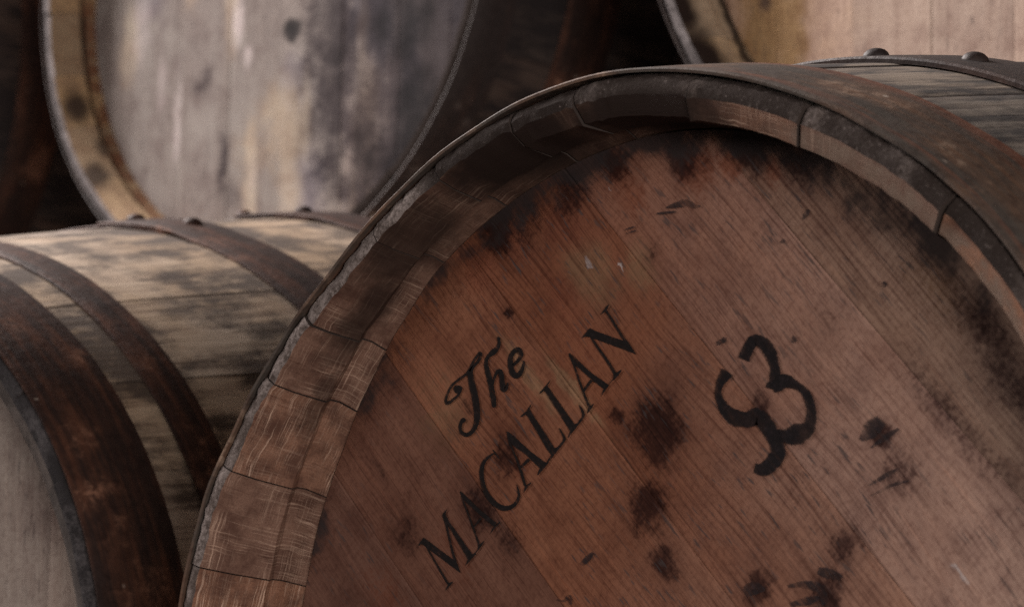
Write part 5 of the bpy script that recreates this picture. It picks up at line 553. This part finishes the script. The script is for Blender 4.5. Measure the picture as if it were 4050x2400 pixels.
M_floor = stone('earth_floor', (0.035, 0.030, 0.028), (0.060, 0.050, 0.045))
M_wall = stone('dark_wall', (0.030, 0.026, 0.026), (0.050, 0.042, 0.042))
M_timber = plain_wood('rack_timber', (0.050, 0.032, 0.026), (0.090, 0.058, 0.045))
slab('floor', -6, 4, -4, 6, -0.70, -0.60, M_floor, kind='structure')
slab('wall', -6, 4, 3.6, 3.8, -0.60, 4.0, M_wall, kind='structure')

M_seam = plain_wood('stave_joint', (0.030, 0.022, 0.019), (0.050, 0.036, 0.030))

# ------------------------------------------------------------------ the casks
rim_main = interp({0: .385, 30: .3845, 43: .384, 50: .3825, 60: .3795, 70: .378, 80: .378, 90: .379, 100: .378, 110: .3755, 120: .3735, 130: .372, 140: .3768, 150: .3830, 160: .3915, 170: .3957, 180: .396, 210: .390, 270: .382})
head_main = interp({0: .340, 40: .3385, 46: .3372, 52: .338, 59: .341, 65: .3445, 72: .346, 78: .3478, 85: .3485, 92: .349, 100: .348, 109: .347, 116: .3465, 125: .346, 133: .3418, 142: .3375, 150: .334, 157: .3335, 166: .3315, 180: .333, 270: .340})
even_rim = interp({0: .380, 90: .3805, 180: .380, 270: .3795})
even_head = interp({0: .343, 90: .343, 180: .343, 270: .343})

def rand_joints(seed, n=27):
    r = random.Random(seed); w = [r.uniform(0.75, 1.3) for _ in range(n)]; s = sum(w); a = r.uniform(0, 12); out = []
    for x in w: out.append(a); a += 360 * x / s
    return out
joints_main = [4, 17, 32.5, 47.2, 65.4, 79.5, 94.0, 102.5, 113.4, 124.0, 136.6, 144.6, 155.3, 165.9, 178, 190, 204, 216, 230, 243, 256, 270, 283, 297, 310, 324, 337, 350]

RUST = (0.105, 0.040, 0.022)
M_iron_main = iron_material('hoop_iron_streaked', (0.078, 0.066, 0.058), (0.150, 0.085, 0.056), (0.30, 0.21, 0.155), 0.52, 0.14, (0.077, (0.165, 0.074, 0.050)))
M_iron_dark = iron_material('hoop_iron_dark', (0.030, 0.022, 0.021), (0.060, 0.032, 0.024), (0.15, 0.12, 0.11), 0.35)
M_iron_rust = iron_material('hoop_iron_rusty', (0.024, 0.014, 0.012), (0.085, 0.036, 0.022), (0.20, 0.10, 0.065), 0.50, 0.15)

mats_main = {
    'head': head_material('oak_head_marked', (0.180, 0.084, 0.055), (0.335, 0.236, 0.190), (0.80, 0.60, -0.06, 0.36),
        [((0.270, 0.165, 0.095), [b[:4] + [b[4] * 0.7] for b in STAIN_WARM], 0.05, 0.65), ((0.215, 0.080, 0.045), STAIN_RUST, 0.10, 0.62), ((0.046, 0.036, 0.041), STAIN_DARK, 0.15, 0.60), ((0.45, 0.41, 0.40), STAIN_PALE, 0.10, 0.60)],
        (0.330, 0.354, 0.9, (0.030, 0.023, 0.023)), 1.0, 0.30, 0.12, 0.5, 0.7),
    'stave': stave_material('oak_stave_weathered', (0.25, 0.205, 0.165), (0.040, 0.037, 0.038), 0.85),
    'end': endgrain_material('stave_end_grey', (0.215, 0.180, 0.168), (0.060, 0.046, 0.040), 0.50, [(R(104) * .37, .01, .10, .2, 1), (R(86) * .37, .01, .06, .2, .85), (R(72) * .37, .01, .06, .2, .9), (R(58) * .37, .01, .05, .012, .85), (R(44) * .37, .01, .07, .2, .95)]),
    'chime': chime_material('stave_chime_brown', (0.215, 0.120, 0.084), (0.070, 0.034, 0.025), (0.70, 0.50, 0.38), 1.0,
        [(R(122) * .37, .035, .07, .05, .85), (R(104) * .37, .03, .10, .09, 1), (R(86) * .37, .03, .10, .09, 1), (R(74) * .37, .05, .05, .03, .8), (R(133) * .37, .045, .06, .022, .8), (R(145) * .37, .050, .03, .012, .6)],
        ((0.190, 0.138, 0.108), [(R(57) * .37, .026, .085, .012, 1), (R(40) * .37, .026, .06, .012, .9)]), (0.05, 0.03), (0.38, 0.75)),
    'iron': M_iron_main, 'dark': M_iron_dark, 'rust': M_iron_rust}
main, BASE = barrel('marked_barrel', 'large front oak barrel with black lettering painted on its brown head', 'oak barrels',
    (0, 0, 0), 0, 1.0, 0.468, 1.35, rim_main, head_main, joints_main,
    [(0.0005, 0.077, 250, [], 'iron'), (0.187, 0.250, 52, [(85.8, 0.218), (75.4, 0.222)], 'dark'), (0.43, 0.49, 200, [], 'rust'), (0.81, 0.87, 120, [], 'rust'), (1.05, 1.11, 60, [], 'rust'), (1.225, 1.2995, 150, [], 'rust')],
    -45.0, [-0.275, -0.19, -0.10, -0.012, 0.0855, 0.1765, 0.2670], mats_main, 11, fine=True, wide={65.4: 0.0038, 47.2: 0.0035, 155.3: 0.0012, 165.9: 0.0012})

mats_left = {
    'head': head_material('oak_head_left', (0.40, 0.335, 0.29), (0.42, 0.36, 0.315), (1, 0, -0.3, 0.3),
        [((0.07, 0.06, 0.062), [(-0.30, -0.15, .05, .2, .5), (-0.27, -0.05, .04, .1, .5)], 0.15, 0.55)], None, 1.0, 0.0),
    'stave': stave_material('oak_stave_left', (0.36, 0.295, 0.235), (0.052, 0.039, 0.033), 0.72, (0.30, 0.215, 0.140), (30, 15)),
    'end': endgrain_material('stave_end_left', (0.075, 0.068, 0.070), (0.022, 0.020, 0.021), 0.55),
    'chime': chime_material('stave_chime_left', (0.10, 0.085, 0.078), (0.045, 0.038, 0.036), (0.16, 0.14, 0.13), 0.4),
    'iron': M_iron_main, 'dark': M_iron_dark, 'rust': M_iron_rust}
barrel('rusty_barrel', 'weathered grey barrel with rusty hoops, at left beside the lettered barrel', 'oak barrels',
    (-0.9669, 0.0507, -0.0306), 0.0988, 1.036, 0.492, 1.2, even_rim, even_head, rand_joints(3),
    [(0.0005, 0.0738, 300, [], 'rust'), (0.1067, 0.1414, 220, [], 'rust'), (0.3036, 0.3647, 82, [(86.9, 0.345), (77.8, 0.345)], 'rust'), (0.499, 0.56, 85, [(92, 0.52), (84, 0.53)], 'rust'), (0.74, 0.80, 60, [], 'rust'), (0.94, 1.0, 60, [], 'rust'), (1.16, 1.195, 60, [], 'rust'), (1.226, 1.2995, 60, [], 'rust')],
    90.0, [-0.25, -0.16, -0.06, 0.03, 0.12, 0.21, 0.29], mats_left, 21)

_r = random.Random(4)
BL_PURPLE = [(-0.24, -0.22, .13, .22, 1), (-0.16, -0.06, .07, .14, .9), (-0.10, -0.13, .09, .22, .7), (-0.17, -0.25, .10, .16, .8), (-0.22, -0.15, .11, .30, 1), (-0.29, -0.05, .08, .30, 1), (-0.08, -0.02, .05, .10, .6)]
BL_GREY = [(_r.uniform(-0.33, 0.28), _r.uniform(-0.33, 0.1), _r.uniform(.012, .05), _r.uniform(.03, .10), _r.uniform(.5, 1)) for _ in range(14)]
BL_CREAM = [(_r.uniform(-0.15, 0.30), _r.uniform(-0.33, 0.1), _r.uniform(.008, .03), _r.uniform(.04, .12), _r.uniform(.5, 1)) for _ in range(10)]
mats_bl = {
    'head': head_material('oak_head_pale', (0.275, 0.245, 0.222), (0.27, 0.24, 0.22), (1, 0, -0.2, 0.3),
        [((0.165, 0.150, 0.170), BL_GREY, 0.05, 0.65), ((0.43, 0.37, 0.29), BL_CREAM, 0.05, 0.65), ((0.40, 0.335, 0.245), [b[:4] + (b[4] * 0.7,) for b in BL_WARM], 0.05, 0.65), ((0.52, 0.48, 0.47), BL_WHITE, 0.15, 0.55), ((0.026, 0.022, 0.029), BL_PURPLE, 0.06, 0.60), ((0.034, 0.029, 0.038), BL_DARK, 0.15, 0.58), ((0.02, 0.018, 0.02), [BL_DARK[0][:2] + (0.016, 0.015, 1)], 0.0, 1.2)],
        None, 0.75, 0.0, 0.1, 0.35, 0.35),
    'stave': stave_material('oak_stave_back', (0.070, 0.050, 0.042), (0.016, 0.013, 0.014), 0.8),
    'end': endgrain_material('stave_end_back', (0.19, 0.172, 0.172), (0.055, 0.048, 0.048), 0.40, [(R(a) * .37, .01, .25, .3, 1) for a in (-20, 20, 50, 300, 335, 370)]),  # shade painted into the right side of the rim, left stays pale
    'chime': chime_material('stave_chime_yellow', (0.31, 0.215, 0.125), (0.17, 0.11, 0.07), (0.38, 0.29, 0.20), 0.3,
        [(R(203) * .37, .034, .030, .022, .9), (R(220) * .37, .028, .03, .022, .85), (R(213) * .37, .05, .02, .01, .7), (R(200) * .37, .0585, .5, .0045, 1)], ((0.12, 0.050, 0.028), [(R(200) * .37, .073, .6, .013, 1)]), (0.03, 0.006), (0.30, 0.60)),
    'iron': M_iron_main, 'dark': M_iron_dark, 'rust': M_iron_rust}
BACK_HOOPS = [(0.0005, 0.05, 120, [], 'dark'), (0.115, 0.180, 120, [], 'rust'), (0.27, 0.33, 120, [], 'dark'), (0.52, 0.58, 120, [], 'dark'), (0.74, 0.80, 120, [], 'dark'), (0.95, 1.0, 120, [], 'rust'), (1.226, 1.2995, 120, [], 'dark')]
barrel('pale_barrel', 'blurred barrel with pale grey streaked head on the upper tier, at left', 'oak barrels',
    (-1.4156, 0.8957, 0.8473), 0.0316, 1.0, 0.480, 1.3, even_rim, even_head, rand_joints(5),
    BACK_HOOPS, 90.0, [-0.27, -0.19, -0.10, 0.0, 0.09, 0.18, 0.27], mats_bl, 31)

mats_br = dict(mats_bl)
mats_br['head'] = head_material('oak_head_pink', (0.42, 0.30, 0.22), (0.50, 0.385, 0.315), (-1, 0, -0.28, -0.12),
    [((0.34, 0.215, 0.095), [(a, b, ra * 1.3, rb * 1.5, 0.75) for (a, b, ra, rb, s) in BR_WARM], 0.02, 0.75), ((0.10, 0.07, 0.06), [(0.265, -0.145, .012, .012, .8), (0.235, -0.140, .012, .012, .8)], 0.15, 0.55)], None, 0.7, 0.0, 0.1, 0.35)
mats_br['chime'] = chime_material('stave_chime_buff', (0.42, 0.32, 0.22), (0.26, 0.19, 0.13), (0.50, 0.40, 0.32), 0.3,
    [(R(205) * .37, .020, .05, .020, 1), (R(195) * .37, .022, .05, .015, 1), (R(215) * .37, .022, .06, .028, 1), (R(185) * .37, .024, .06, .022, 1), (R(170) * .37, .024, .08, .022, 1), (R(200) * .37, .074, .5, .006, .9)], None, (0.03, 0.012), (0.30, 0.60))  # hard shadow painted on the left inside; last blob is the dark groove
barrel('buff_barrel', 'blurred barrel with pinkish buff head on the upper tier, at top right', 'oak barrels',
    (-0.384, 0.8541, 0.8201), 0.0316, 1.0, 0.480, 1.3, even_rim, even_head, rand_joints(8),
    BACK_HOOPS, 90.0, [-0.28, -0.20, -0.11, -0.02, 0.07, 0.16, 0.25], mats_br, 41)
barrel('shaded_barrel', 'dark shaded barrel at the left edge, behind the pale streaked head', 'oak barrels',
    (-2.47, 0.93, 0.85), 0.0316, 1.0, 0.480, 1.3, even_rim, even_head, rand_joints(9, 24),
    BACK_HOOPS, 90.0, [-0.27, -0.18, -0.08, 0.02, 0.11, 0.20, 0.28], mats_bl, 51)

# timber rack that carries the upper tier (stands behind the lower barrels)
rack = bpy.data.objects.new('timber_rack', None); COL.objects.link(rack); rack.location = (-1.4, 1.55, -0.6)
tag(rack, kind='structure')
slab('floor_rail', -0.32, 0.32, 0.58, 0.72, -0.60, -0.464, M_timber, None, 0.006, 'structure')
slab('floor_rail', -1.36, -0.70, 0.66, 0.80, -0.60, -0.536, M_timber, None, 0.006, 'structure')
for yy in (1.42, 1.66):
    o = slab('beam', -2.2, 1.6, yy - 1.55 - 0.05, yy - 1.55 + 0.05, 0.83, 0.945, M_timber, rack, 0.006)
    for xx in (-2.0, -0.55, 0.5, 1.4):
        slab('post', xx - 0.05, xx + 0.05, yy - 1.55 - 0.045, yy - 1.55 + 0.045, 0.0, 0.83, M_timber, rack, 0.005)

# ------------------------------------------------------------------ painted marks on the lettered head
M_ink = paint_material('black_lettering', (0.012, 0.010, 0.010), 0)
M_brush = paint_material('black_brush_mark', (0.012, 0.010, 0.011), 0.8)
M_smear = paint_material('black_smear', (0.022, 0.018, 0.020), 0.25)
def decal(name, shapes, mat, parent, lift):
    verts, faces, strip = [], [], []
    for i, s in enumerate(shapes):
        y = 0.0553 - lift - 0.00006 * i
        if 's' in s:
            A, B = s['s']; b0 = len(verts)
            for p, q in zip(A, B):
                verts.append(Vector((p[0], y, p[1])) - BASE); strip.append((0.0, 0.0))
                c = ((p[0] + q[0]) / 2, (p[1] + q[1]) / 2)
                verts.append(Vector((c[0], y, c[1])) - BASE); strip.append((0.5, 0.0))
                verts.append(Vector((q[0], y, q[1])) - BASE); strip.append((1.0, 0.0))
            for k in range(len(A) - 1):
                o = b0 + k * 3
                faces.append((o, o + 1, o + 4, o + 3)); faces.append((o + 1, o + 2, o + 5, o + 4))
        else:
            b0 = len(verts)
            for p in s['p']: verts.append(Vector((p[0], y, p[1])) - BASE); strip.append((0.5, 0.0))
            faces.append(tuple(range(b0, b0 + len(s['p']))))
    u = Vector((math.cos(R(-45)), math.sin(R(-45)))); nn = Vector((-u.y, u.x))
    uvs = []
    for v in verts:
        w = v + BASE; uvs.append((w.x * nn.x + w.z * nn.y, w.x * u.x + w.z * u.y))
    o = link(name, verts, faces, [mat], parent, uvs, smooth=False, strip=strip)
    return o
for ch, shapes in LETTERS:
    o = decal('painted_letter', shapes, M_ink, main, 0.0010)
    o['label'] = 'black painted letter ' + ch
o = decal('brushed_numeral', THREE, M_brush, main, 0.0010); o['label'] = 'rough black brushed mark like a figure three'
for s in MARKS: decal('black_smudge', [s], M_smear, main, 0.0009)
